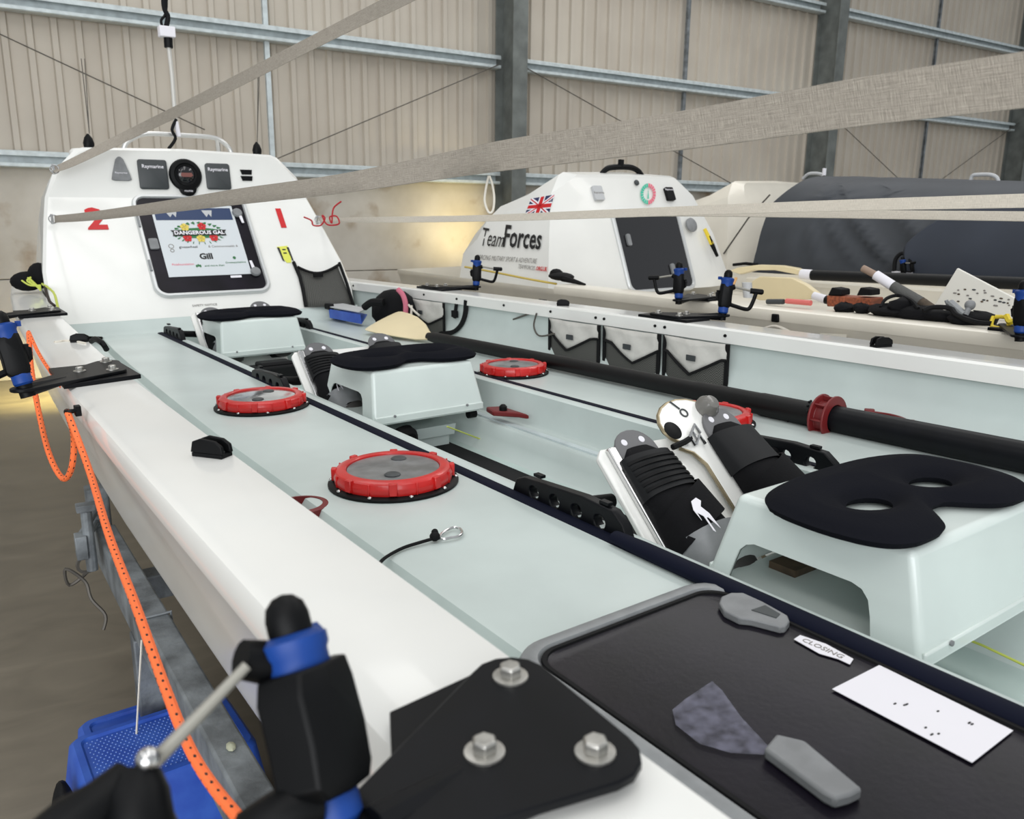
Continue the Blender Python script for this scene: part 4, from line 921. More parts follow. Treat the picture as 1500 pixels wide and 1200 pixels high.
# cabin pocket
fpk = thing('cabin_net_pocket', 'black edged dark net pocket on the right of the nearest cabin front', 'pocket', tuple(facep(480, 448, .01)))
cs = [(430, 384), (498, 385), (519, 448), (448, 450)]
def fxy(px, py, o_=.012): return facep(px, py, o_)
mb = MB(); rings = []
for k in range(9):
    s = k/8; tp = (436+s*58, 392+14*sin(pi*s)*.75-3*s); bt = (448+s*70, 450-2*s)
    rings.append([fxy(tp[0]+(bt[0]-tp[0])*q/5, tp[1]+(bt[1]-tp[1])*q/5, .004+.02*sin(pi*s)*(.3+.7*q/5)) for q in range(6)])
mb.loft(rings, closed=False); build('net', mb, netm, fpk, solid=.001)
mb = MB(); mb.tube([fxy(430, 384, .006), fxy(439, 405, .008), fxy(444, 425, .008), fxy(448, 449, .008)], .010, 6); mb.tube([fxy(497, 385, .006), fxy(508, 415, .008), fxy(518, 448, .008)], .009, 6); mb.tube([fxy(436+s*60, 391+14*sin(pi*s)*.75-3*s, .010+.015*sin(pi*s)) for s in [k/10 for k in range(11)]], .007, 6); mb.box(fxy(466, 403, .028), (.05, .012, .02)); build('edging', mb, rubber, fpk)

# ================================================================== RIGGER PLATES + ROWLOCKS
def circ(c, r, a0, a1, n=5): return [(c[0]+r*cos(R(a0+(a1-a0)*k/n)), c[1]+r*sin(R(a0+(a1-a0)*k/n))) for k in range(n+1)]
def hull2d(P):
    P = sorted(set((round(a, 5), round(b, 5)) for a, b in P))
    def half(P):
        h = []
        for p in P:
            while len(h) >= 2 and (h[-1][0]-h[-2][0])*(p[1]-h[-2][1])-(h[-1][1]-h[-2][1])*(p[0]-h[-2][0]) <= 0: h.pop()
            h.append(p)
        return h
    a, b = half(P), half(P[::-1]); return a[:-1]+b[:-1]
def plate(pin, bolts, label, base=None, z=-.330, parent_label='boat', cat='bracket', th=.007, rp=.024):
    t = thing('rigger_plate', label, cat, ((pin[0]+bolts[0][0])/2, (pin[1]+bolts[0][1])/2, z), 'rigger plates')
    P = circ(pin, rp, 0, 360, 16)
    for b in bolts[:2]: P += circ(b, .028, 0, 360, 14)
    H = hull2d(P)
    if base:
        mb = MB(); mb.prism([(a, b, z) for a, b in base], (0, 0, .009)); build('backing_plate', mb, satin, t, bevel=.001)
    mb = MB(); mb.prism([(a, b, z+.009) for a, b in H], (0, 0, th)); build('arm_plate', mb, satin, t, bevel=.0015)
    # stiffening rib under the arm
    mb = MB(); m0 = Vector((pin[0], pin[1], z+.009)); m1 = Vector(((bolts[0][0]+bolts[1][0])/2, (bolts[0][1]+bolts[1][1])/2, z+.009))
    mb.tube([m0, m0.lerp(m1, .45)], [.014, .008], 10); build('underside_rib', mb, satin, t)
    for b in bolts:
        mb = MB(); mb.lathe((b[0], b[1], z+.009+th), [(.0125, 0), (.0125, .0016), (.0088, .002)], 20); w_ = build('washer', mb, zinc, t)
        mb = MB(); mb.lathe((b[0], b[1], z+.011+th), [(.0080, 0), (.0080, .0065), (.0066, .0080)], 6); build('bolt_head', mb, zinc, w_, bevel=.0006, ang=25)
    return t
def rowlock(base, top, d, label, h=None, blue=blueb, wf=1.0, gate=True):
    base, top = Vector(base), Vector(top); ax = (top-base).normalized(); L = (top-base).length; d = Vector(d); d = (d-ax*d.dot(ax)).normalized(); s = ax.cross(d)
    t = thing('rowlock', label, 'rowlock', tuple(base), 'black rowlocks')
    def q(a, b, c=0.0): return base+d*a+ax*b+s*c
    k = L/.150
    mb = MB(); mb.lathe(base, [(.0135*k, -.02*k), (.0135*k, 0), (.0145*k, .004*k)], 16, ax); build('pin_foot', mb, black, t)
    mb = MB(); mb.lathe(base, [(.014*k, .004*k), (.0175*k, .008*k), (.0175*k, .024*k), (.015*k, .028*k)], 18, ax); build('lower_bushing', mb, blue, t)
    mb = MB(); secs = []
    for b_, fw, bk, wd in ((.024, .017, .017, .016), (.034, .024, .020, .018), (.060, .022, .022, .019), (.090, .022, .021, .019), (.104, .018, .020, .018)):
        fw, bk, wd = fw*wf, bk*wf, wd*wf; secs.append([q(fw*k, b_*k, -wd*.6*k), q(fw*k, b_*k, wd*.6*k), q(fw*.4*k, b_*k, wd*k), q(-bk*.6*k, b_*k, wd*k), q(-bk*k, b_*k, wd*.5*k), q(-bk*k, b_*k, -wd*.5*k), q(-bk*.6*k, b_*k, -wd*k), q(fw*.4*k, b_*k, -wd*k)])
    mb.loft(secs); body = build('body', mb, black, t, bevel=.002*k, ang=50)
    mb = MB(); mb.box(q(-.022*k, .066*k), (.012*k, .012*k, .03*k)); mb.tube([q(-.016*k, .078*k), q(-.030*k, .070*k), q(-.026*k, .052*k), q(-.016*k, .046*k)], .005*k, 8); build('side_lug', mb, black, body)
    mb = MB(); mb.lathe(q(0, .100*k), [(.0185*k, -.006*k), (.0205*k, .004*k), (.0205*k, .012*k), (.0225*k, .016*k), (.0225*k, .023*k), (.016*k, .027*k)], 24, ax); ub = build('upper_bushing', mb, blue, t)
    mb = MB(); mb.box(q(-.026*k, .122*k), (.010*k, .010*k, .010*k)); build('bushing_tab', mb, blueb, ub)
    mb = MB(); mb.lathe(q(0, .124*k), [(.0135*k, 0), (.0145*k, .004*k), (.0145*k, .014*k), (.0125*k, .022*k), (.007*k, .0275*k), (.001*k, .029*k)], 20, ax); build('cap', mb, black, t, ang=60)
    if not gate: return t
    mb = MB(); mb.tube(smoothpts([q(.012*k, .038*k), q(.04*k, .032*k), q(.075*k, .026*k), q(.088*k, .032*k), q(.096*k, .055*k), q(.102*k, .085*k)], 4), .0068*k, 8); build('lower_arm', mb, black, t)
    mb = MB(); mb.tube([q(.082*k, .090*k), q(.122*k, .090*k)], [.0095*k, .0095*k], 12); mb.tube([q(.122*k, .090*k), q(.126*k, .090*k)], [.0095*k, .006*k], 12); build('locking_knob', mb, black, t)
    mb = MB(); mb.tube([q(.012*k, .092*k), q(.028*k, .098*k)], [.012*k, .0085*k], 10); build('gate_hinge', mb, black, t)
    mb = MB(); mb.tube([q(.026*k, .0975*k), q(.080*k, .0905*k)], .0042*k, 8); build('gate_bar', mb, mat('dull_steel', (150, 148, 140), .5, metal=.4) if 'dull_steel' not in MATS else MATS['dull_steel'], t)
    return t
# nearest (foreground)
pin = bz(488, 1165, -.322)
plate((.158, .350), [(.298, .422), (.291, .324), (.237, .363)], 'large black rigger plate with three bolts in the foreground', base=[tuple(bz(x, y, -.328))[:2] for x, y in ((571, 1056), (700, 996), (935, 1128), (700, 1230), (575, 1160))])
plt0 = bd(497, 1200, .430); top0 = bd(415, 885, .470)
fgr = rowlock(bd(497, 1215, .440), bd(414, 878, .458), (-1, -.95, 0), 'large blurred black and blue rowlock in the foreground at bottom left', wf=1.42, gate=False)
mb = MB(); mb.tube([bd(402, 972, .452), bd(352, 966, .440)], [.0125, .0105], 12); build('gate_hinge', mb, black, fgr)
mb = MB(); mb.tube([bd(362, 975, .430), bd(300, 1040, .418), bd(226, 1116, .402)], [.0030, .0034, .0042], 10); build('gate_bar', mb, MATS['dull_steel'] if 'dull_steel' in MATS else mat('dull_steel', (150, 148, 140), .5, metal=.4), fgr)
mb = MB(); mb.tube([bd(205, 1128, .400), bd(200, 1165, .394), bd(205, 1220, .385), bd(270, 1330, .40)], [.010, .0155, .0165, .014], 14); build('post', mb, black, fgr, ang=60)
mb = MB(); mb.tube([bd(190, 1140, .400), bd(150, 1178, .388), bd(100, 1212, .376), bd(50, 1240, .37)], [.010, .012, .0135, .010], 14); build('locking_knob', mb, black, fgr, ang=60)
mb = MB(); mb.ball(bd(217, 1113, .396), .0062, 12, 8); build('gate_bolt', mb, chrome, fgr)
mb = MB(); mb.tube([bd(470, 1180, .432), bd(425, 1186, .425), bd(380, 1215, .420), bd(330, 1330, .40)], [.010, .014, .014, .012], 12); build('lower_arm', mb, black, fgr, ang=60)
plate((.130, 1.80), [(.312, 2.02), (.305, 1.905), (.245, 1.925)], 'black rigger plate on the left gunwale, second from the camera', base=[(.20, 2.05), (.345, 2.055), (.35, 1.85), (.20, 1.82)])
rowlock((.132, 1.80, -.314), (.108, 1.835, -.172), (-1, -.1, -.0), 'black and blue rowlock at the left edge, second from the camera')
plate((.150, 3.22), [(.365, 3.42), (.36, 3.32), (.30, 3.34)], 'black rigger plate on the left gunwale beside the cabin', base=[(.25, 3.46), (.40, 3.46), (.40, 3.26), (.25, 3.24)])
rowlock((.152, 3.22, -.314), (.13, 3.25, -.172), (-1, .2, 0), 'black rowlock at the left edge, farthest from the camera')
plate((2.135, 1.80), [(2.00, 1.96), (1.995, 1.86), (2.05, 1.88)], 'black rigger plate on the right gunwale beside the net pockets', base=[(1.965, 2.02), (2.075, 2.02), (2.075, 1.80), (1.965, 1.80)])
rowlock((2.135, 1.80, -.314), (2.155, 1.80, -.172), (.75, -.65, 0), 'black and blue rowlock on the right gunwale before the dark cabin window')
plate((2.115, 3.26), [(1.965, 3.46), (1.96, 3.36), (2.02, 3.38)], 'black rigger plate at the far end of the right gunwale', base=[(1.94, 3.52), (2.05, 3.52), (2.05, 3.28), (1.94, 3.28)])
rowlock((2.115, 3.26, -.314), (2.125, 3.26, -.172), (.75, -.65, 0), 'black and blue rowlock on the far right gunwale before the lettering')

# ================================================================== CLEATS, EYES, ROPES ON BOAT ONE
def cleat(p, rz, label, s=1.0):
    M = Matrix.Rotation(rz, 3, 'Z'); p = Vector(p)
    t = thing('clam_cleat', label, 'cleat', tuple(p), 'black cleats')
    def w(a, b, c): return p+M @ Vector((a*s, b*s, c*s))
    mb = MB(); mb.box(w(0, 0, .003), (.024*s, .052*s, .006*s), M=M); build('base', mb, black, t, bevel=.001)
    for sd in (-1, 1):
        mb = MB(); mb.prism([w(sd*.006, -.028, .006), w(sd*.006, .028, .006), w(sd*.006, .024, .022), w(sd*.006, .010, .027), w(sd*.006, -.014, .025), w(sd*.006, -.026, .018)], M @ Vector((sd*.006*s, 0, 0))); build('jaw', mb, black, t, bevel=.0015)
    for b in (-.017, .017):
        mb = MB(); mb.lathe(w(0, b, .006), [(.005*s, 0), (.005*s, .003*s)], 12); build('screw', mb, chrome, t)
    return t
cleat((.303, 1.165, -.330), .6, 'black cleat on the wide left gunwale')
cleat((2.0, 1.16, -.330), 1.3, 'black cleat on the right gunwale near the frame edge')
cleat((.33, 2.52, -.330), 1.2, 'dark cleat on the left gunwale beyond the second rigger plate', .85)
cleat((1.985, 2.45, -.330), .9, 'small black cleat on the right gunwale above the pockets', .9)
mb = MB(); mb.tube(smoothpts([by(90, 500, 2.55)]+[bz(x, y, -.328) for x, y in ((80, 501), (95, 499), (110, 500), (125, 503))], 3), .003, 6); solo('white_shock_cord', mb, creamrope, 'short pale cord lying over the left gunwale next to the dark cleat', 'cord')
mb = MB(); q = [bz(134, 500, -.345), bz(140, 497, -.335), bz(150, 503, -.34), bz(156, 512, -.36)]; mb.tube(smoothpts(q, 4), .008, 8); solo('fairlead', mb, black, 'small black fairlead on the inner edge of the left gunwale', 'fairlead')
mb = MB(); mb.tube(smoothpts([bx_(752, 468, 1.955), bx_(780, 458, 1.95), bx_(800, 452, 1.99), bx_(826, 449, 2.02)], 5), .004, 6); mb.tube(smoothpts([bx_(786, 459, 1.94), bx_(782, 478, 1.94), bx_(790, 492, 1.94), bx_(812, 489, 1.93)], 5), .0035, 6); solo('grey_shock_cord', mb, wire, 'thin grey cord looping over the right gunwale left of the pockets', 'cord')
mb = MB(); mb.tube(smoothpts([bx_(740, 455, 1.975), bx_(742, 480, 1.975), bx_(748, 508, 1.97)], 4), .0022, 6); solo('thin_green_cord', mb, limerope, 'thin yellow green cord hanging down the inner side left of the pockets', 'cord')
for px, py in ((72, 562+2), (108, 600)):
    pass
eye = bx_(110, 602, .188)
mb = MB(); mb.ring(eye+Vector((-.006, 0, 0)), [(.007, -.003), (.012, -.003), (.012, .003), (.007, .003)], 16, (0, .3, 1)); mb.box(eye+Vector((.004, 0, 0)), (.010, .018, .018)); solo('rope_eye', mb, black, 'black eye on the left hull side where the orange rope turns', 'eye', bevel=.001)
mb = MB(); mb.tube(smoothpts([eye+Vector((-.012, 0, 0)), bd(131, 690, 1.34), bd(160, 785, 1.14), bd(200, 890, .98), bd(243, 1010, .86), bd(285, 1110, .77), bd(345, 1193, .70), bd(420, 1270, .63)], 12), .0056, 10, uv=True); solo('orange_rope', mb, orange, 'long orange rope with black flecks hanging taut along the hull to the bottom edge', 'rope')
mb = MB(); mb.tube(smoothpts([bd(42, 488, 1.95), bd(46, 540, 1.85), bd(56, 600, 1.75), bd(72, 665, 1.66), bd(92, 701, 1.60), bd(105, 685, 1.56), bd(108, 640, 1.53), eye+Vector((-.012, .005, 0))], 10), .0056, 10, uv=True); solo('orange_rope', mb, orange, 'slack orange rope loop hanging below the second rigger plate', 'rope')
mb = MB(); mb.tube(smoothpts([bd(42, 486, 1.95), bd(58, 520, 1.88), bd(82, 556, 1.78), bd(100, 580, 1.70)], 6), .004, 8, uv=True); solo('orange_rope', mb, orange, 'thin orange rope strand slanting up to the far rowlock', 'rope')
# bundle beyond the left gunwale: black fender and lime cord
fd = thing('black_fender', 'black padded bundle wrapped in lime cord on the left beside the cabin', 'fender', tuple(bd(48, 425, 3.75)))
mb = MB(); mb.ball(bd(40, 412, 3.75), (.07, .07, .045), 14, 8); mb.ball(bd(58, 404, 3.75), (.05, .07, .06), 14, 8); build('pad', mb, neop, fd, ang=70)
mb = MB()
for k in range(5):
    mb.tube(smoothpts([bd(32+k*4+6*sin(k), 408+3*cos(k*2), 3.66), bd(44+4*sin(k*2.2), 414+4*cos(k), 3.65), bd(60, 418+k*2, 3.66)], 4), .004, 5)
mb.tube(smoothpts([bd(62, 416, 3.66), bd(78, 428, 3.45), bd(84, 447, 3.25), bd(87, 462, 3.1)], 4), .005, 6); build('lime_lashing', mb, limerope, fd)
mb = MB(); mb.tube(smoothpts([bd(66, 420, 3.6), bd(72, 440, 3.4), bd(80, 448, 3.3)], 4), .006, 6); build('orange_lashing', mb, orange, fd)
# ================================================================== BOAT TWO
X2 = 3.475
b2 = thing('rowing_boat', 'cream rowing boat with black TeamForces lettering and a flag on its cabin side', 'boat', (X2, 2.2, -1.06))
build('hull', hull_mesh(X2, 0, yb=5.2), cream, b2, ang=40)
build('gunwale', gunwale_mesh(X2, 0, -1, yb=3.25, lip=.03), cream, b2, label='cream gunwale along the near side')
build('gunwale', gunwale_mesh(X2, -.045, 1, yb=3.4, lip=.03), cream, b2, label='cream gunwale along the far side')
mb = MB(); mb.add([(X2-.80, YA, -.47), (X2+.80, YA, -.47), (X2+.79, 3.5, -.47), (X2-.79, 3.5, -.47)], [(0, 1, 2, 3)]); mb.box((X2+.80, .9, -.44), (.01, 5.0, .12)); build('side_deck', mb, cream, b2, kind=None)
for yy in (2.05, 1.75, 1.45):
    mb = MB(); mb.prism([(X2+.79, yy, -.395), (X2+.79, yy-.28, -.395), (X2+.79, yy-.26, -.465), (X2+.79, yy-.02, -.465)], (-.008, 0, 0)); build('net_pocket', mb, netm, b2)
F2 = [(.47, 3.43, -.42), (.46, 3.558, -.10), (.45, 3.646, .12), (.42, 3.69, .215), (.39, 3.695, .235), (0, 3.70, .245)]
S2r = [(.745, 3.50, -.42), (.66, 3.60, -.10), (.57, 3.70, .13), (.47, 3.76, .235), (.43, 3.77, .25), (0, 3.77, .262)]
M2 = [(.765, 3.93, -.42), (.70, 3.93, -.10), (.64, 3.93, .05), (.565, 3.93, .125), (.52, 3.93, .145), (0, 3.93, .185)]
N2 = [(.765, 4.22, -.42), (.72, 4.22, -.12), (.66, 4.20, -.01), (.58, 4.18, .065), (.52, 4.18, .085), (0, 4.18, .13)]
E2 = [(.74, 4.42, -.42), (.70, 4.42, -.22), (.62, 4.40, -.10), (.52, 4.36, -.03), (.46, 4.36, -.01), (0, 4.36, .04)]
G2 = [(.60, 4.60, -.42), (.56, 4.60, -.34), (.46, 4.58, -.28), (.38, 4.56, -.24), (.32, 4.56, -.23), (0, 4.56, -.2)]
mb = MB(); rg = cabin_rings(X2, F2, [S2r, M2, N2, E2, G2]); mb.loft(rg, closed=False); nR = len(rg[0])
for k in range(len(F2)-1):
    a, b, c, d = k, k+1, nR-2-k, nR-1-k
    mb.f.append((a, d, c, b) if c != b else (a, d, b))
_bm = bmesh.new(); _vv = [_bm.verts.new(v) for v in mb.v]
for f_ in mb.f:
    g_ = []
    for q_ in f_:
        if q_ not in g_: g_.append(q_)
    try: _bm.faces.new([_vv[q_] for q_ in g_])
    except ValueError: pass
bmesh.ops.triangulate(_bm, faces=_bm.faces); _bm.verts.index_update(); mb = MB(); mb.v = [v.co.copy() for v in _bm.verts]; mb.f = [tuple(v.index for v in f.verts) for f in _bm.faces]; _bm.free()
mb_cab2 = mb
cab2 = build('cabin', mb, mat('white_gelcoat_second', (232, 232, 228), .35, coat=.4, noise=.03, scale=3), b2, ang=22)
P2 = PL((X2, 3.43, -.42), (0, .216, .54))
l_, r_, t_, b_ = P2.uv(907, 372)[0], P2.uv(1007, 372)[0], P2.uv(900, 306)[1], P2.uv(975, 428)[1]
wc = ((l_+r_)/2, (t_+b_)/2); w2, h2 = r_-l_, t_-b_
def w2l(w, h, r, off): return [P2.at(wc[0]+a, wc[1]+b, off) for a, b in rrect(w, h, r, 6)]
mb = MB(); mb.loft([w2l(w2, h2, .06, -.02), w2l(w2, h2, .06, .010), w2l(w2-.014, h2-.014, .055, .018), w2l(w2-.036, h2-.036, .045, .018), w2l(w2-.048, h2-.048, .04, .008), w2l(w2-.048, h2-.048, .04, -.02)], cap=False)
wf2 = build('cabin_hatch', mb, MATS['silver_frame'], b2, ang=40, label='silver framed dark hatch in the cabin front')
mb = MB(); mb.prism(w2l(w2-.046, h2-.046, .04, .002), P2.N*.006); build('pane', mb, dglass, wf2)
for px, py in ((985, 395), (920, 352)):
    u, v = P2.uv(px, py, .009); mb = MB(); mb.prism([P2.at(u+a, v+b, .009) for a, b in rrect(.03, .07, .01, 3)], P2.N*.012); build('handle', mb, greyp, wf2)
# brow instruments
P2b = PL((X2, 3.642, .12), (0, .044, .095))
def dev2(px, py, w, h, m_, nm, lab, r=.008, tx=None):
    u, v = P2b.uv(px, py); mb = MB(); mb.prism([P2b.at(u+a, v+b, -.006) for a, b in rrect(w, h, r, 3)], P2b.N*.022); o = build(nm, mb, m_, b2, bevel=.002, label=lab)
    if tx: letter('lettering', tx, .018, P2b.at(u, v+h*(.3 if m_ is black else 0), .0165), P2b.U, P2b.V, paper if m_ is black else grink, o)
dev2(875, 284, .070, .088, lgrey, 'instrument_cover', 'light grey square instrument cover', tx='Raymarine')
dev2(980, 285, .066, .084, black, 'instrument_cover', 'black square instrument cover', tx='Raymarine')
u, v = P2b.uv(932, 268); mb = MB(); mb.lathe(P2b.at(u, v), [(.017, 0), (.017, .008), (.011, .012)], 18, P2b.N); build('round_vent', mb, dkgrey, b2)
for col, a0 in ((tealink, 90), (pinkink, -90)):
    mb = MB()
    for k in range(10):
        a = R(a0+9+18*k); c_ = []
        for r0, da in ((7.2, -.12), (11.4, -.13), (11.4, .12), (7.2, .10)):
            p = P2b.hit(949.5+r0*cos(a+da)*.98, 284-r0*sin(a+da)*1.35, .004); c_.append(p)
        mb.prism(c_, P2b.N*.0008)
    build('dial_sticker', mb, col, b2, kind='stuff')
mb = MB(); mb.prism([P2b.hit(948.5, 291, .004), P2b.hit(950.5, 291, .004), P2b.hit(949.5, 276, .004)], P2b.N*.0008); build('dial_needle', mb, tealink, b2)
# round grey disc and yellow knife on right of the face
c_ = P2.hit(1012, 330, .02); mb = MB(); mb.lathe(c_, [(.044, 0), (.044, .010), (.03, .016)], 22, P2.N); build('grey_disc', mb, greyp, b2)
q0, q1 = P2.hit(1032, 335, .02), P2.hit(1043, 358, .02); q2 = P2.hit(1051, 376, .02)
mb = MB(); mb.tube([q0, q1], [.011, .014], 8); kn = build('safety_knife', mb, yell, b2, label='yellow and black safety knife'); mb = MB(); mb.tube([q0.lerp(q1, .5)+P2.N*.008, q1, q2], [.006, .014, .009], 8); build('sheath', mb, black, kn)
# top rail, pads
mb = MB(); mb.tube(smoothpts([by(880, 257, 3.75), by(888, 248, 3.75), by(899, 245, 3.75), by(922, 245, 3.75), by(934, 250, 3.75), by(940, 258, 3.75)], 4), .017, 8); mb.tube([by(909, 246, 3.75), by(910, 234, 3.75)], .018, 8); build('black_grab_rail', mb, black, b2)
mb = MB(); mb.lathe(by(846, 262, 3.8), [(.04, 0), (.045, .02), (.035, .035), (.01, .038)], 18); build('roof_pad', mb, white, b2)
# side lettering on the cabin's left side
from mathutils.bvhtree import BVHTree
BV2 = BVHTree.FromPolygons([v.copy() for v in mb_cab2.v], [tuple(f) for f in mb_cab2.f])
PS = PL((X2-.735, 3.9, -.42), (.085, 0, .38), (-.045, -1, 0))
def onside(p, o_):
    h = BV2.ray_cast(p+PS.N*.5, -PS.N)
    return (h[0] if h[0] is not None else p)+PS.N*o_
def onpix(px, py, o_):
    f = ray(px, py).normalized(); h = BV2.ray_cast(Vector((0, 0, 0)), f)
    return h[0]-f*o_ if h[0] is not None else f*3.6
def side_text(body, quad, m_, nm, bold=0):
    vs, fs = text_mb(body, 1.0, bold=bold)
    x0, x1 = min(v.x for v in vs), max(v.x for v in vs); y0, y1 = min(v.y for v in vs), max(v.y for v in vs)
    bl, br, tr_, tl = [Vector((a, b, 0)) for a, b in quad]; out = []
    for v in vs:
        s_, t_ = (v.x-x0)/(x1-x0), (v.y-y0)/(y1-y0); q = bl.lerp(br, s_).lerp(tl.lerp(tr_, s_), t_); out.append(onpix(q.x, q.y, .011+v.z*.5))
    mb = MB(); mb.add(out, fs); return build(nm, mb, m_, b2, rec=False)
side_text('Team', [(703, 360), (735, 362), (742, 341), (708, 333)], ink, 'side_lettering')
side_text('Forces', [(736, 362), (791, 366), (796, 335), (741, 329)], ink, 'side_lettering', .02)
side_text('FORCING MILITARY SPORT & ADVENTURE', [(698, 380), (785, 386), (787, 379), (700, 373)], grink, 'side_lettering')
side_text('TEAMFORCES', [(758, 393), (783, 396), (784, 390), (760, 387)], grink, 'side_lettering')
side_text('.ORG.UK', [(784, 396), (801, 398), (802, 391), (785, 390)], redp, 'side_lettering', .03)
# flag on the upper side
A_ = [(768, 316), (778, 291), (812, 285), (803, 316)]
def PF(s, t, off):
    p0, p1, p2, p3 = [Vector((*q_, 0)) for q_ in (A_[0], A_[3], A_[2], A_[1])]
    q = p0.lerp(p1, s).lerp(p3.lerp(p2, s), t); return onpix(q.x, q.y, (off-.018)*1.6+.006)
def grid(mb_, f_, n1, n2):
    mb_.loft([[f_(i_/n1, j_/n2) for j_ in range(n2+1)] for i_ in range(n1+1)], closed=False)
mb = MB(); grid(mb, lambda a, b: PF(a, b, .018), 8, 6); flg = build('union_flag', mb, mat('flag_blue', (30, 36, 84), .5), b2, label='red white and blue flag sticker')
mw, mr = MB(), MB()
def strip(mb_, a, b, w, off):
    a, b = Vector(a), Vector(b); d = (b-a).normalized(); n_ = Vector((-d.y, d.x))*w/2
    grid(mb_, lambda i_, j_: PF(*((a+(b-a)*i_)+n_*(1-2*j_)), off), 10, 2)
strip(mw, (0, .04), (1, .96), .17, .0205); strip(mw, (0, .96), (1, .04), .17, .0205); strip(mw, (0, .5), (1, .5), .32, .0212); strip(mw, (.5, 0), (.5, 1), .26, .0212)
strip(mr, (0, .04), (1, .96), .05, .0215); strip(mr, (0, .96), (1, .04), .05, .0215); strip(mr, (0, .5), (1, .5), .19, .0222); strip(mr, (.5, 0), (.5, 1), .15, .0222)
build('flag_white', mw, paper, flg); build('flag_red', mr, redp, flg)
mb = MB(); mb.tube(smoothpts([bx_(681, 391, X2-.85), bx_(720, 398, X2-.83), bx_(770, 408, X2-.82), bx_(815, 416, X2-.80)], 4), .006, 6); solo('yellow_side_rope', mb, mat('yellow_cord', (205, 180, 90), .7), 'yellowish rope lying along the lettered boat below its writing', 'rope')
mb = MB(); mb.ball(bx_(822, 405, 2.70), (.05, .09, .022), 12, 7); mb.ball(bx_(815, 402, 2.70), (.03, .05, .03), 10, 6); mb.tube([bx_(824, 407, 2.68), bx_(857, 417, 2.68)], [.02, .006], 8); solo('black_strap_bundle', mb, rubber, 'crumpled black strap bundle at the corner of the lettered cabin', 'strap', kind=None)
for px, py, w in ((742, 437, .05), (795, 441, .03), (785, 441, .02)):
    mb = MB(); p = bx_(px, py, 2.515); mb.box(p, (.01, w*2, .016)); build('hull_fitting', mb, black, b2, bevel=.003)
mb = MB(); mb.box(bx_(1136, 466, 2.53), (.014, .03, .03)); hk = build('hull_hook', mb, black, b2, bevel=.004)
mb = MB(); mb.tube(smoothpts([bx_(1118, 482, 2.50), bx_(1136, 478, 2.5), bx_(1160, 488, 2.50)], 4), .006, 6); build('cord_loop', mb, creamrope, hk)
mb = MB(); mb.prism([bx_(1202, 488, 2.522), bx_(1206, 498, 2.522), bx_(1240, 500, 2.522), bx_(1240, 490, 2.522)], (-.004, 0, 0)); build('clear_patch', mb, cream, b2)
plate((2.395, 2.24), [(2.61, 2.36), (2.60, 2.26), (2.66, 2.30)], 'black rigger plate on the cream boat, before its cabin window', base=[(2.545, 2.40), (2.66, 2.40), (2.66, 2.22), (2.545, 2.22)])
rl_ = rowlock((2.395, 2.24, -.314), (2.40, 2.25, -.172), (-.55, .8, 0), 'grey and blue rowlock before the dark window of the lettered cabin')
plate((2.405, 1.00), [(2.61, 1.12), (2.60, 1.02), (2.66, 1.06)], 'black rigger plate of the cream boat, cut by the right edge of the view', base=[(2.545, 1.15), (2.66, 1.15), (2.66, .98), (2.545, .98)])
rowlock((2.405, 1.00, -.314), (2.41, 1.01, -.172), (-.2, -.9, 0), 'black rowlock at the right edge of the view')

# ================================================================== GEAR LYING ON BOAT TWO
def bladething(label, outline, x, off, collar, shaft_to, shaft_r=.022):
    t = thing('oar', label, 'oar', tuple(bx_(outline[0][0], outline[0][1], x)), 'oars on the cream boat')
    pts = [bx_(a, b, x) for a, b in outline]; n = len(pts); c = sum(pts, Vector())/n
    mb = MB(); mb.prism(pts, off); build('blade', mb, blade, t, bevel=.004)
    mb = MB(); mb.tube([bx_(*collar[0], x), bx_(*collar[1], x)], [shaft_r*.9, shaft_r], 12); build('collar', mb, paper, t)
    mb = MB(); a = bx_(*collar[1], x); b = Vector(shaft_to); mb.tube([a, a.lerp(b, .5), b], shaft_r, 12); build('shaft', mb, shaftm, t)
bladething('cream oar blade seen edge on, its shaft along the far gunwale of the cream boat', [(1068, 397), (1080, 392), (1110, 388), (1143, 389), (1165, 393), (1180, 399), (1178, 405), (1160, 401), (1135, 396), (1105, 396), (1084, 402)], 4.16, (.05, 0, 0), [(1174, 401), (1190, 403)], (4.17, .2, -.28), .030)
bladething('cream oar blade lying flat on the cream boat beside the wooden box', [(1101, 412), (1113, 405), (1160, 407), (1180, 417), (1198, 431), (1196, 438), (1160, 440), (1112, 440), (1102, 436)], 3.0, (.03, 0, 0), [(1192, 433), (1210, 439)], (2.95, 1.0, -.40), .018)
wb = thing('wooden_box', 'small brown wooden box on the cream boat', 'box', tuple(bx_(1243, 452, 2.75)))
a, b, c_, d = [bx_(*q_, 2.75) for q_ in ((1211, 433), (1276, 437), (1276, 451), (1211, 449))]
mb = MB(); mb.prism([a, b, c_, d], (.08, 0, 0)); build('block', mb, wood, wb, bevel=.003)
for q_ in ((1212, 1232), (1254, 1276)):
    mb = MB(); p0_, p1_ = bx_(q_[0], 433, 2.75), bx_(q_[1], 433, 2.75); mb.prism([p0_, p1_, bx_(q_[1], 424, 2.75), bx_(q_[0]+6, 421, 2.75)], (.06, 0, 0)); build('black_clamp', mb, rubber, wb, bevel=.004)
heap = [((1238, 452), (.05, .035, .02)), ((1262, 452), (.04, .03, .018)), ((1300, 455), (.09, .06, .022)), ((1345, 459), (.10, .06, .024)), ((1385, 464), (.09, .05, .02)), ((1425, 467), (.08, .05, .022)), ((1322, 447), (.06, .04, .026))]
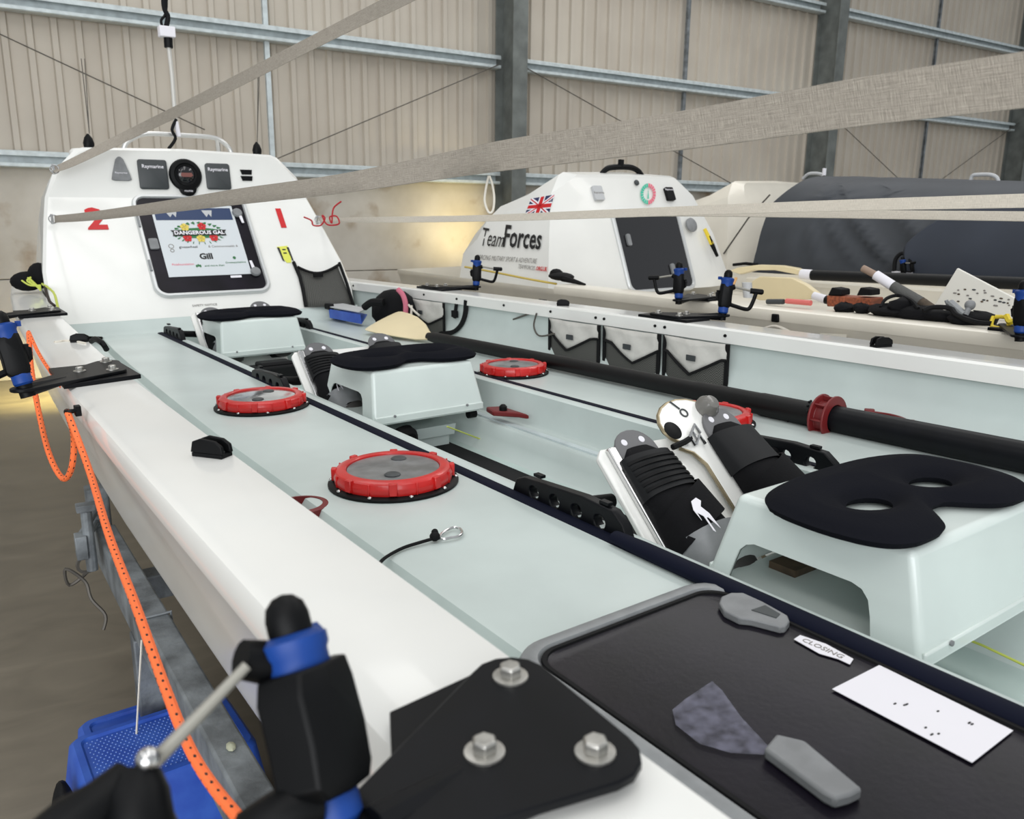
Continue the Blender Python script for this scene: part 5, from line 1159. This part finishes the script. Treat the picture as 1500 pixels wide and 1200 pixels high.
for i, (p, r_) in enumerate(heap):
    mb = MB(); c_ = bx_(*p, 2.66); M = Matrix.Rotation(.5*i, 3, 'Z')
    mb.ball(c_, r_, 9, 6, M)
    for v in mb.v[-70:]: v += Vector((random.uniform(-.005, .005),)*3)
    solo('dark_gear_pouch', mb, neop, ['small black pouch left under the wooden box', 'small black pouch right under the wooden box', 'flat black gear pouch below the pole on the cream boat', 'black gear pouch beside the pole end', 'flat black pouch left of the metal clamp', 'black pouch next to the yellow strap', 'black pouch behind the pole'][i], 'pouch', 'dark gear on the cream boat', ang=60)
mb = MB()
mb.tube(smoothpts([bx_(1290, 450, 2.62), bx_(1298, 438, 2.65), bx_(1315, 433, 2.7), bx_(1335, 440, 2.65), bx_(1345, 452, 2.62)], 5), .006, 6)
mb.tube(smoothpts([bx_(1352, 455, 2.6), bx_(1368, 450, 2.62), bx_(1392, 452, 2.62), bx_(1402, 462, 2.6), bx_(1430, 472, 2.58), bx_(1452, 474, 2.58)], 5), .008, 6); solo('black_hose', mb, rubber, 'looping black hose among the gear on the cream boat', 'hose')
pl = thing('telescopic_pole', 'grey pole with white sleeve slanting up from the gear heap', 'pole', tuple(bx_(1362, 455, 2.7)))
def pk(px, py): return bx_(px, py, 2.72)
mb = MB(); mb.tube([pk(1364, 455), pk(1348, 444)], .022, 12); build('end_piece', mb, brownm, pl)
mb = MB(); mb.tube([pk(1348, 444), pk(1308, 419)], [.022, .018], 12); build('grey_grip', mb, mat('grey_knurled', (84, 84, 82), .8, bump=.4, bscale=160), pl)
mb = MB(); mb.tube([pk(1308, 419), pk(1283, 403)], .0175, 12); build('white_sleeve', mb, paper, pl)
mb = MB(); mb.tube([pk(1283, 403), pk(1264, 393)], .0125, 12); build('tip', mb, mat('bare_wood_tip', (150, 128, 112), .6), pl)
bd_ = thing('white_board', 'speckled white board leaning among the gear at right', 'board', tuple(bx_(1430, 460, 2.95)))
sp_ = mat('speckled_white', (226, 224, 216), .7, noise=.0, scale=70, col2=(226, 224, 216)); 
nt = sp_.node_tree; 
mb = MB(); mb.prism([bx_(1402, 393, 2.95), bx_(1498, 443, 2.95), bx_(1496, 474, 2.95), bx_(1440, 466, 2.95), bx_(1366, 452, 2.95)], (.018, .004, 0)); bo = build('panel', mb, sp_, bd_, bevel=.002)
for k in range(26):
    px, py = random.uniform(1392, 1480), 0; py = random.uniform(408+(px-1392)*.35, 448); mb_p = bx_(px, py, 2.949)
    m_ = MB(); m_.ball(mb_p, (.001, .004+.004*random.random(), .003), 6, 4); build('speck', m_, random.choice([brownm, grink, dkgrey]), bo)
cl = thing('metal_clamp', 'grey metal clamp with a round knob on the gear heap', 'clamp', tuple(bx_(1410, 465, 2.62)))
mb = MB(); mb.tube([bx_(1392, 444, 2.64), bx_(1412, 462, 2.62)], .013, 10); mb.tube([bx_(1386, 440, 2.64), bx_(1390, 450, 2.64)], .006, 8); build('arm', mb, grey, cl)
mb = MB(); mb.ball(bx_(1421, 447, 2.64), .016, 12, 8); mb.tube([bx_(1421, 447, 2.64), bx_(1414, 462, 2.62)], .009, 8); build('knob', mb, greyp, cl)
mb = MB(); mb.tube(smoothpts([bx_(1455, 464, 2.6), bx_(1453, 478, 2.58), bx_(1475, 480, 2.58), bx_(1476, 466, 2.6), bx_(1458, 464, 2.6)], 4), .006, 6); mb.tube(smoothpts([bx_(1474, 462, 2.59), bx_(1480, 472, 2.58), bx_(1492, 468, 2.58), bx_(1494, 480, 2.58)], 4), .009, 6); solo('yellow_strap', mb, yell, 'bright yellow strap coiled at the right end of the gear heap', 'strap')
for i, (pa, pb, m_, lb) in enumerate((((1152, 441), (1188, 444), mat('salmon_plastic', (214, 110, 104), .5), 'thin salmon pink stick lying before the flat oar blade'), ((1124, 442), (1148, 442), dkgrey, 'small dark tool lying left of the pink stick'))):
    mb = MB(); mb.tube([bx_(*pa, 2.62), bx_(*pb, 2.62)], .010, 8); solo('small_stick', mb, m_, lb, 'tool')
mb = MB(); mb.tube(smoothpts([bx_(1045, 438, 2.62), bx_(1060, 432, 2.66), bx_(1072, 420, 2.8), bx_(1078, 408, 2.9)], 5), .007, 6); solo('tan_cord', mb, mat('tan_cord_fibre', (206, 160, 104), .8), 'tan cord curving up from the gunwale to the oar blades', 'cord')
mb = MB(); mb.loft([[bx_(px, py, 2.75)+Vector((0, 0, 0))+Vector((.02*cos(a), .02*sin(a), 0)) for a in [2*pi*k/12 for k in range(12)]] for px, py in ((1094, 414), (1096, 436))]); solo('clear_cup', mb, lgrey, 'small grey plastic cup beside the flat oar blade', 'cup')

# ================================================================== BOAT THREE + TARPAULIN
X3 = 5.75
b3 = thing('rowing_boat', 'cream rowing boat mostly hidden beneath the charcoal tarpaulin', 'boat', (X3, 2.2, -1.14))
build('hull', hull_mesh(X3, -.085, yb=5.4), cream, b3, ang=40)
build('gunwale', gunwale_mesh(X3, -.085, -1, yb=5.2, lip=.03), cream, b3)
def sh3(r): return [(a*1.12, y+.62, z+(.02 if z > -.3 else -.06)) for a, y, z in r]
mb = MB(); rg = cabin_rings(X3, sh3(F2), [sh3(S2r), sh3(M2), sh3(N2), sh3(E2), sh3(G2)]); mb.loft(rg, closed=False)
for k in range(len(F2)-1):
    a, b, c_, d = k, k+1, nR-2-k, nR-1-k
    mb.f.append((a, d, c_, b) if c_ != b else (a, d, b))
build('cabin', mb, cream, b3, ang=22)
mb = MB(); mb.tube([bx_(1060, 372, 4.95), bx_(1096, 320, 5.02), bx_(1128, 285, 5.1)], .006, 6); solo('tie_cord', mb, wire, 'thin grey tie cord running from the tarpaulin over the third cabin', 'cord')
mb = MB(); mb.tube([bx_(1074, 388, 4.8), bx_(1092, 386, 4.82), bx_(1110, 388, 4.85)], .012, 6); solo('black_tie', mb, rubber, 'black tie at the lower left corner of the tarpaulin', 'strap')
# tarpaulin
def tfold(u, y):
    v = u/3; r_ = .010*sin(7*y+9*u)*sin(2.3*y+1+2*u)
    for c, sl, w, a in ((2.55, 2.5, .045, .055), (2.85, 2.2, .03, .035), (2.15, 2.7, .05, .05), (1.75, 1.6, .04, .03), (3.25, 1.2, .035, .03), (3.6, .4, .03, .025), (1.3, 2.0, .05, .04), (.6, 1.5, .06, .04)):
        d_ = y-c-sl*v; r_ += a*math.exp(-(d_/w)**2)*(1 if d_ < 0 else .9)
    return r_
rings = []
PRF = smoothpts([(4.86, 0, -.46), (4.87, 0, -.34), (4.90, 0, -.20), (4.94, 0, -.05), (5.02, 0, .12), (5.13, 0, .225), (5.25, 0, .27), (5.45, 0, .283), (5.9, 0, .29), (6.3, 0, .27), (6.55, 0, .12), (6.64, 0, -.2), (6.64, 0, -.46)], 5)
PRF = [(p.x, p.z) for p in PRF]
for i in range(96):
    y = 3.86-.052*i; dz_ = -.066*(3.86-y); ring = []; edge = min(1, i/6)
    for k, (x, z) in enumerate(PRF):
        u_ = k/(len(PRF)-1); hgt = (z+.46)/.75; f = tfold(u_*3, y+.35*u_)*min(1, hgt*3)*(.35+.65*edge)
        slack = .5 if 5.2 < x < 6.4 else 1
        ring.append(Vector((x-(abs(f)*.9 if x < 5.2 else 0), y-.04*hgt-.15*max(0, (hgt-.72)/.28), z+dz_*max(0, hgt)-(abs(f)*.35*slack if x >= 5.05 else 0))))
    rings.append(ring)
tp = thing('tarpaulin', 'large charcoal tarpaulin draped over the farthest boat', 'tarpaulin', (5.7, 2.0, -.46))
mb = MB(); mb.loft(rings, closed=False); mb.f.append(tuple(range(len(PRF))))
cov = build('cover', mb, tarpm, tp, ang=80)
# overlapping front panel with rounded corner
rings = []
for k in range(16):
    t = k/15; y0_ = 2.62-.9*t**1.2*1.0 if False else 0
P3 = lambda px, py, x: bx_(px, py, x)
cols_ = []
for k in range(13):
    px = 1322+k*24; top_ = 322-14*sin(min(1, k/6)*pi/2)-k*1.2+(38*(1-min(1, k/4))**2); cols_.append([P3(px, top_+(430-top_)*q/6, 4.80-.02*sin(pi*q/6)-.012*sin(k*1.3+q)*min(1, q/3)) for q in range(7)])
mb = MB(); mb.loft(cols_, closed=False); build('front_panel', mb, mat('blue_grey_tarpaulin', (56, 62, 74), .6, noise=.08, scale=3, bump=.1, bscale=10), tp, sub=1, solid=.004, ang=80)
mb = MB(); mb.prism([P3(1306, 412, 4.775), P3(1337, 412, 4.775), P3(1337, 398, 4.775), P3(1308, 397, 4.775)], (-.012, 0, 0)); wp = solo('white_plate', mb, paper, 'small white plate below the opening of the tarpaulin', 'plate')
rowlock(P3(1324, 405, 4.74), P3(1322, 376, 4.74), (-.3, -.9, 0), 'far rowlock seen before the opening in the tarpaulin')
mb = MB(); mb.tube(smoothpts([P3(1310, 398, 4.77), P3(1312, 380, 4.79), P3(1322, 371, 4.80), P3(1333, 380, 4.79), P3(1337, 398, 4.77)], 4), .012, 8); solo('opening_hem', mb, rubber, 'black arched hem of the opening in the tarpaulin', 'hem')
for i, (pts, lb) in enumerate((([(1176, 262), (1184, 255), (1196, 254), (1205, 256)], 'small pale rail on top of the tarpaulin at its left corner'), ([(1421, 268), (1424, 258), (1432, 256), (1450, 256), (1460, 260), (1463, 268)], 'low pale rail on top of the tarpaulin at right'))):
    mb = MB(); mb.tube(smoothpts([bx_(a, b, 5.6) for a, b in pts], 4), .012, 8); solo('cabin_rail', mb, lgrey, lb, 'rail')
mb = MB(); a = bx_(1207, 257, 5.5); mb.cyl(a, a+Vector((0, 0, .05)), .014, n=10); solo('white_lamp', mb, paper, 'small white lamp standing above the left corner of the tarpaulin', 'lamp')

# ================================================================== STRAPS
def strap(pts, m_, label, th=.0018, width=.05, uvs=1.0):
    P = [Vector((a, b, w, 1/d)).to_tuple() if False else (a, b, w, 1.0/d) for a, b, w, d in pts]
    out = []
    V3 = [Vector((a, b, 0)) for a, b, w, d in P]; N_ = 10; rows = []
    for i in range(len(P)-1):
        p0, p1, p2, p3 = P[max(i-1, 0)], P[i], P[i+1], P[min(i+2, len(P)-1)]
        for k in range(N_):
            t = k/N_; rows.append([.5*((2*p1[j])+(p2[j]-p0[j])*t+(2*p0[j]-5*p1[j]+4*p2[j]-p3[j])*t*t+(3*p1[j]-p0[j]-3*p2[j]+p3[j])*t**3) for j in range(4)])
    rows.append(list(P[-1]))
    mb = MB(); rings = []; ds = [0]
    prevc = None
    for i, (a, b, w, q) in enumerate(rows):
        a2, b2_ = rows[min(i+1, len(rows)-1)][:2]; a1, b1 = rows[max(i-1, 0)][:2]
        tx_, ty_ = a2-a1, b2_-b1; L = math.hypot(tx_, ty_); nx_, ny_ = ty_/L, -tx_/L      # upward on the strap
        d = 1/q; aa = min(w*d/FPX, width*.999); dep = math.sqrt(width**2-aa**2)/2
        c = bd(a, b, d); prevc = c if prevc is None else prevc
        if i: ds.append(ds[-1]+(c-prevc).length)
        prevc = c
        up = bd(a+nx_*w/2, b+ny_*w/2, d)-c; dn = bd(a-nx_*w/2, b-ny_*w/2, d)-c
        f = ray(a, b).normalized()
        e1, e2 = c+up+f*dep, c+dn-f*dep; mid = (e1+e2)/2
        nr = (e1-e2).normalized().cross(Vector(bd(a2, b2_, d)-bd(a1, b1, d)).normalized()).normalized()*th/2
        rings.append([e1+nr, mid+nr, e2+nr, e2-nr, mid-nr, e1-nr])
    mb.loft(rings); uv = []
    for i in range(len(rings)-1):
        for k in range(6):
            vv = [0, .5, 1, 1, .5, 0, 0]; uv += [(ds[i], vv[k]*.05), (ds[i], vv[(k+1) % 6]*.05), (ds[i+1], vv[(k+1) % 6]*.05), (ds[i+1], vv[k]*.05)]
    uv += [(0, 0)]*12; mb.uv = uv
    return mb
def hook(c, label, parent):
    mb = MB(); mb.ring(c, [(.016, -.003), (.021, -.003), (.021, .003), (.016, .003)], 14, (0, -1, .2)); mb.box(c+Vector((-.004, .006, 0)), (.012, .006, .045)); build('hook', mb, chrome, parent, bevel=.0008, label=label)
def strapthing(mb, m_, label, at_, hk=None):
    t = thing('webbing_strap', label, 'strap', tuple(at_)); 
    o = build('webbing', mb, m_, t, rec=False, ang=60)
    if hk is not None: hook(hk, None, t)
    return t
def dz(px, py, y): return y/ray(px, py).y
h1 = by(80, 249, 4.36)
strapthing(strap([(78, 249, 8, dz(78, 249, 4.36)), (110, 236, 12, dz(110, 236, 4.34)), (200, 192, 15, dz(200, 192, 4.24)), (300, 143, 17, 3.4), (500, 41, 20, 2.85), (606, -12, 24, 2.62), (900, -165, 28, 2.15), (1700, -570, 40, 1.45), (2300, -870, 48, 1.16)], web1, ''), web1, 'grey webbing strap rising steeply from the cabin corner to the top of the view', h1, bd(80, 248, dz(80, 248, 4.35)))
strapthing(strap([(80, 321, 10, facep(80, 321, .05).y/ray(80, 321).y), (140, 316, 13, 3.3), (250, 302, 18, 2.72), (350, 288, 23, 2.25), (500, 269, 28, 1.78), (650, 243, 37, 1.49), (750, 226, 45, 1.31), (1000, 191, 56, 1.04), (1250, 151, 70, .86), (1500, 117, 82, .735), (1750, 84, 95, .64)], web1, ''), web1, 'broad grey webbing strap running from the cabin hook past the camera to the right', by(80, 321, 4), facep(78, 321, .035))
strapthing(strap([(470, 322, 5, facep(470, 322, .03).y/ray(470, 322).y), (555, 322, 8, 3.75), (700, 320, 9, 3.3), (820, 316, 11, 3.0), (1000, 309, 13, 2.62), (1233, 301, 16, 2.25), (1500, 294, 20, 1.95), (1700, 289, 23, 1.78)], web2, ''), web2, 'upper of two pale straps crossing before the lettered cabin and tarpaulin', bd(470, 322, 4.0), facep(466, 322, .02))
strapthing(strap([(940, 315, 4, 2.85), (1040, 314, 6, 2.68), (1233, 314, 11, 2.38), (1500, 317, 14, 2.1), (1700, 320, 16, 1.95)], web2, ''), web2, 'lower of two pale straps crossing before the tarpaulin', bd(940, 315, 2.85))
mb = MB(); mb.tube(smoothpts([bd(716, 258, 1.5), bd(712, 275, 1.5), bd(710, 295, 1.5), bd(716, 311, 1.5), bd(722, 308, 1.5), bd(724, 290, 1.5), bd(721, 270, 1.5), bd(717, 258, 1.5)], 5), .0022, 8); solo('white_cord_loop', mb, creamrope, 'cream cord loop hanging from the broad webbing strap', 'cord')
mb = MB(); mb.tube(smoothpts([bd(445, 318, 4.0), bd(456, 323, 4.0), bd(459, 330, 4.0), bd(470, 330, 4.0), bd(476, 320, 4.0), bd(472, 316, 4.0), bd(478, 328, 4.0), bd(488, 330, 4.0), bd(497, 327, 4.0), bd(493, 317, 4.0), bd(483, 318, 4.0), bd(486, 327, 4.0), bd(487, 312, 4.0), bd(490, 303, 4.0), bd(500, 295, 4.0)], 5), .004, 6); solo('red_cord', mb, redcord, 'frayed red cord knotted at the right edge of the nearest cabin', 'cord')

# ================================================================== TRAILER AND STEP (standing on the floor)
tz = HC-.95
A0, A1 = wz(153, 770, tz), wz(360, 1135, tz); dA = (A1-A0).normalized(); A2 = A1+dA*1.6; A3 = A0+dA*0
trl = thing('boat_trailer', 'weathered galvanised trailer under the nearest boat', 'trailer', (A0.x, A0.y-1.0, 0), world=True)
sd = Vector((-dA.y, dA.x, 0))
def beam(a, b, w, h):
    d = (b-a).normalized(); s_ = Vector((d.y, -d.x, 0)).normalized()*w/2; u_ = Vector((0, 0, h))
    m_ = MB(); m_.loft([[p-s_, p+s_, p+s_-u_, p-s_-u_] for p in (a, b)]); return m_
build('side_beam', beam(A3, A2, .062, .12), galvd, trl, bevel=.006)
build('cross_beam', beam(A0+sd*.02+dA*.12+Vector((0, 0, -.135)), A0+sd*1.6+dA*.12+Vector((0, 0, -.135)), .08, .08), galvd, trl, bevel=.005)
build('cross_beam', beam(A0+sd*.02+dA*1.5+Vector((0, 0, -.135)), A0+sd*1.6+dA*1.5+Vector((0, 0, -.135)), .08, .08), galvd, trl, bevel=.005)
build('side_beam', beam(A3+sd*1.5, A2+sd*1.5, .062, .12), galvd, trl, bevel=.006)
for q_ in (.55, 2.75):
    for s_ in (0, 1.5):
        p = A0+dA*q_+sd*s_; mb = MB(); mb.box((p.x, p.y, (tz-.12)/2), (.07, .07, tz-.12)); build('stand_leg', mb, galvd, trl, bevel=.004)
# cradle posts up to the hull
for q_ in (.3, 1.7):
    for s_, hh_ in ((.30, .10), (1.2, .10)):
        p = A0+dA*q_+sd*s_; mb = MB(); mb.box((p.x, p.y, tz-.12+.02), (.10, .16, .05)); build('cradle_pad', mb, rubber, trl, bevel=.01)
mb = MB()
for q_ in (.0, .012): 
    p = A0+dA*(.95+q_*0); 
mb.tube([A0+dA*.72+sd*.034+Vector((0, 0, -.05)), A0+dA*.72+sd*.034+Vector((0, 0, .004)), A0+dA*.72-sd*.034+Vector((0, 0, .004)), A0+dA*.72-sd*.034+Vector((0, 0, -.05))], .004, 6); build('band_clip', mb, galvd, trl)
# jockey clamp at the far end of the beam
p = wz(126, 735, tz+.09); e = wz(135, 800, tz)
mb = MB(); c0 = wz(133, 812, tz-.02); mb.tube([c0+Vector((0, 0, -.05)), c0+Vector((0, 0, .14))], .016, 10); mb.box(c0+Vector((0, 0, .145)), (.05, .04, .02)); build('clamp_post', mb, galvd, trl, bevel=.002)
mb = MB()
for zz in (.015, .05): mb.tube([c0+Vector((-.03, 0, zz)), A0+Vector((-.02, .0, zz))], .010, 8)
mb.box(c0+Vector((-.022, 0, .03)), (.03, .05, .07)); build('clamp_bar', mb, galvd, trl, bevel=.002)
mb = MB(); mb.loft([[A0+Vector((-.01, .03, 0))+Vector((a, b, z)) for a, b in rrect(.065, .065, .012, 3)] for z in (-.02, .12)]); build('roller_bracket', mb, galvd, trl)
mb = MB(); w0 = wz(128, 838, tz-.08)
mb.tube(smoothpts([c0+Vector((0, 0, -.02)), w0+Vector((.0, 0, 0)), w0+Vector((-.05, .0, -.03)), w0+Vector((-.055, -.02, .03)), w0+Vector((-.01, -.02, -.02)), w0+Vector((.0, -.04, -.07)), w0+Vector((.03, -.06, -.12)), w0+Vector((.02, -.07, -.16))], 5), .005, 6)
mb.ring(w0+Vector((0, -.01, .03)), [(.022, -.004), (.030, -.004), (.030, .004), (.022, .004)], 14, (.3, -1, 0)); build('hanging_wire', mb, wire, trl)
mb = MB(); p = A0+dA*1.33+Vector((0, 0, .005)); mb.ball(p, (.009, .014, .006), 8, 5); build('cord_knot', mb, mat('pale_knot', (170, 172, 150), .8), trl)
mb = MB(); mb.tube([A0+dA*.7-sd*.034+Vector((0, 0, -.06)), A0+dA*.7-sd*.10+Vector((0, 0, -.55))], .0025, 5); solo('thin_hanging_cord', mb, creamrope, 'hair thin pale cord hanging from the trailer beam', 'cord', world=True)
# blue plastic step stool
st = thing('step_stool', 'blue plastic step stool with dotted treads on the concrete floor', 'step stool', tuple(wz(200, 1150, 0)), world=True)
zt = .30; c1, c2 = wz(97, 1082, zt), wz(242, 1036, zt); ex = (c2-c1).normalized(); ey = Vector((-ex.y, ex.x, 0)); ctr = c1+ex*.19-ey*.14
def sq(a, b, z): return ctr+ex*a+ey*b+Vector((0, 0, z-zt))
def tray(hw, hd, z, flare, oy=0.0, top_in=.0):
    mb = MB(); mb.loft([[sq(a, b+oy, 0.0) for a, b in rrect(2*(hw+flare), 2*(hd+flare), .04, 4)], [sq(a, b+oy, z-.012) for a, b in rrect(2*hw, 2*hd, .03, 4)], [sq(a, b+oy, z) for a, b in rrect(2*hw-.02, 2*hd-.02, .028, 4)], [sq(a, b+oy, z) for a, b in rrect(2*hw-.05, 2*hd-.05, .02, 4)], [sq(a, b+oy, z-.006) for a, b in rrect(2*hw-.06, 2*hd-.06, .018, 4)]], cap=True); return mb
up = build('upper_step', tray(.19, .14, .30, .045), blue, st, ang=35)
lo_ = build('lower_step', tray(.10, .06, .265, .03, oy=.20), blue, st, ang=35)
for v_ in lo_.data.vertices: v_.co += ex*-.055
mb = MB()
for i in range(-15, 16):
    for j in range(-9, 10):
        a, b = i*.0112+(.0056 if j % 2 else 0), j*.0110
        if abs(a) < .155 and abs(b) < .105: mb.ball(sq(a, b, .2945), (.0024, .0024, .0016), 5, 3)
build('tread_dots', mb, mat('pale_blue_dots', (120, 150, 215), .4), up, kind='stuff')
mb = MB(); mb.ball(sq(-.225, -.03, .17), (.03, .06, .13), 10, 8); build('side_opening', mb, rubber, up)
# ================================================================== FINISH
bpy.context.view_layer.update()
for o in BOATFRAME: o.matrix_basis = BOAT2WORLD @ o.matrix_basis
for o in bpy.data.objects:
    if '_o' in o: del o['_o']
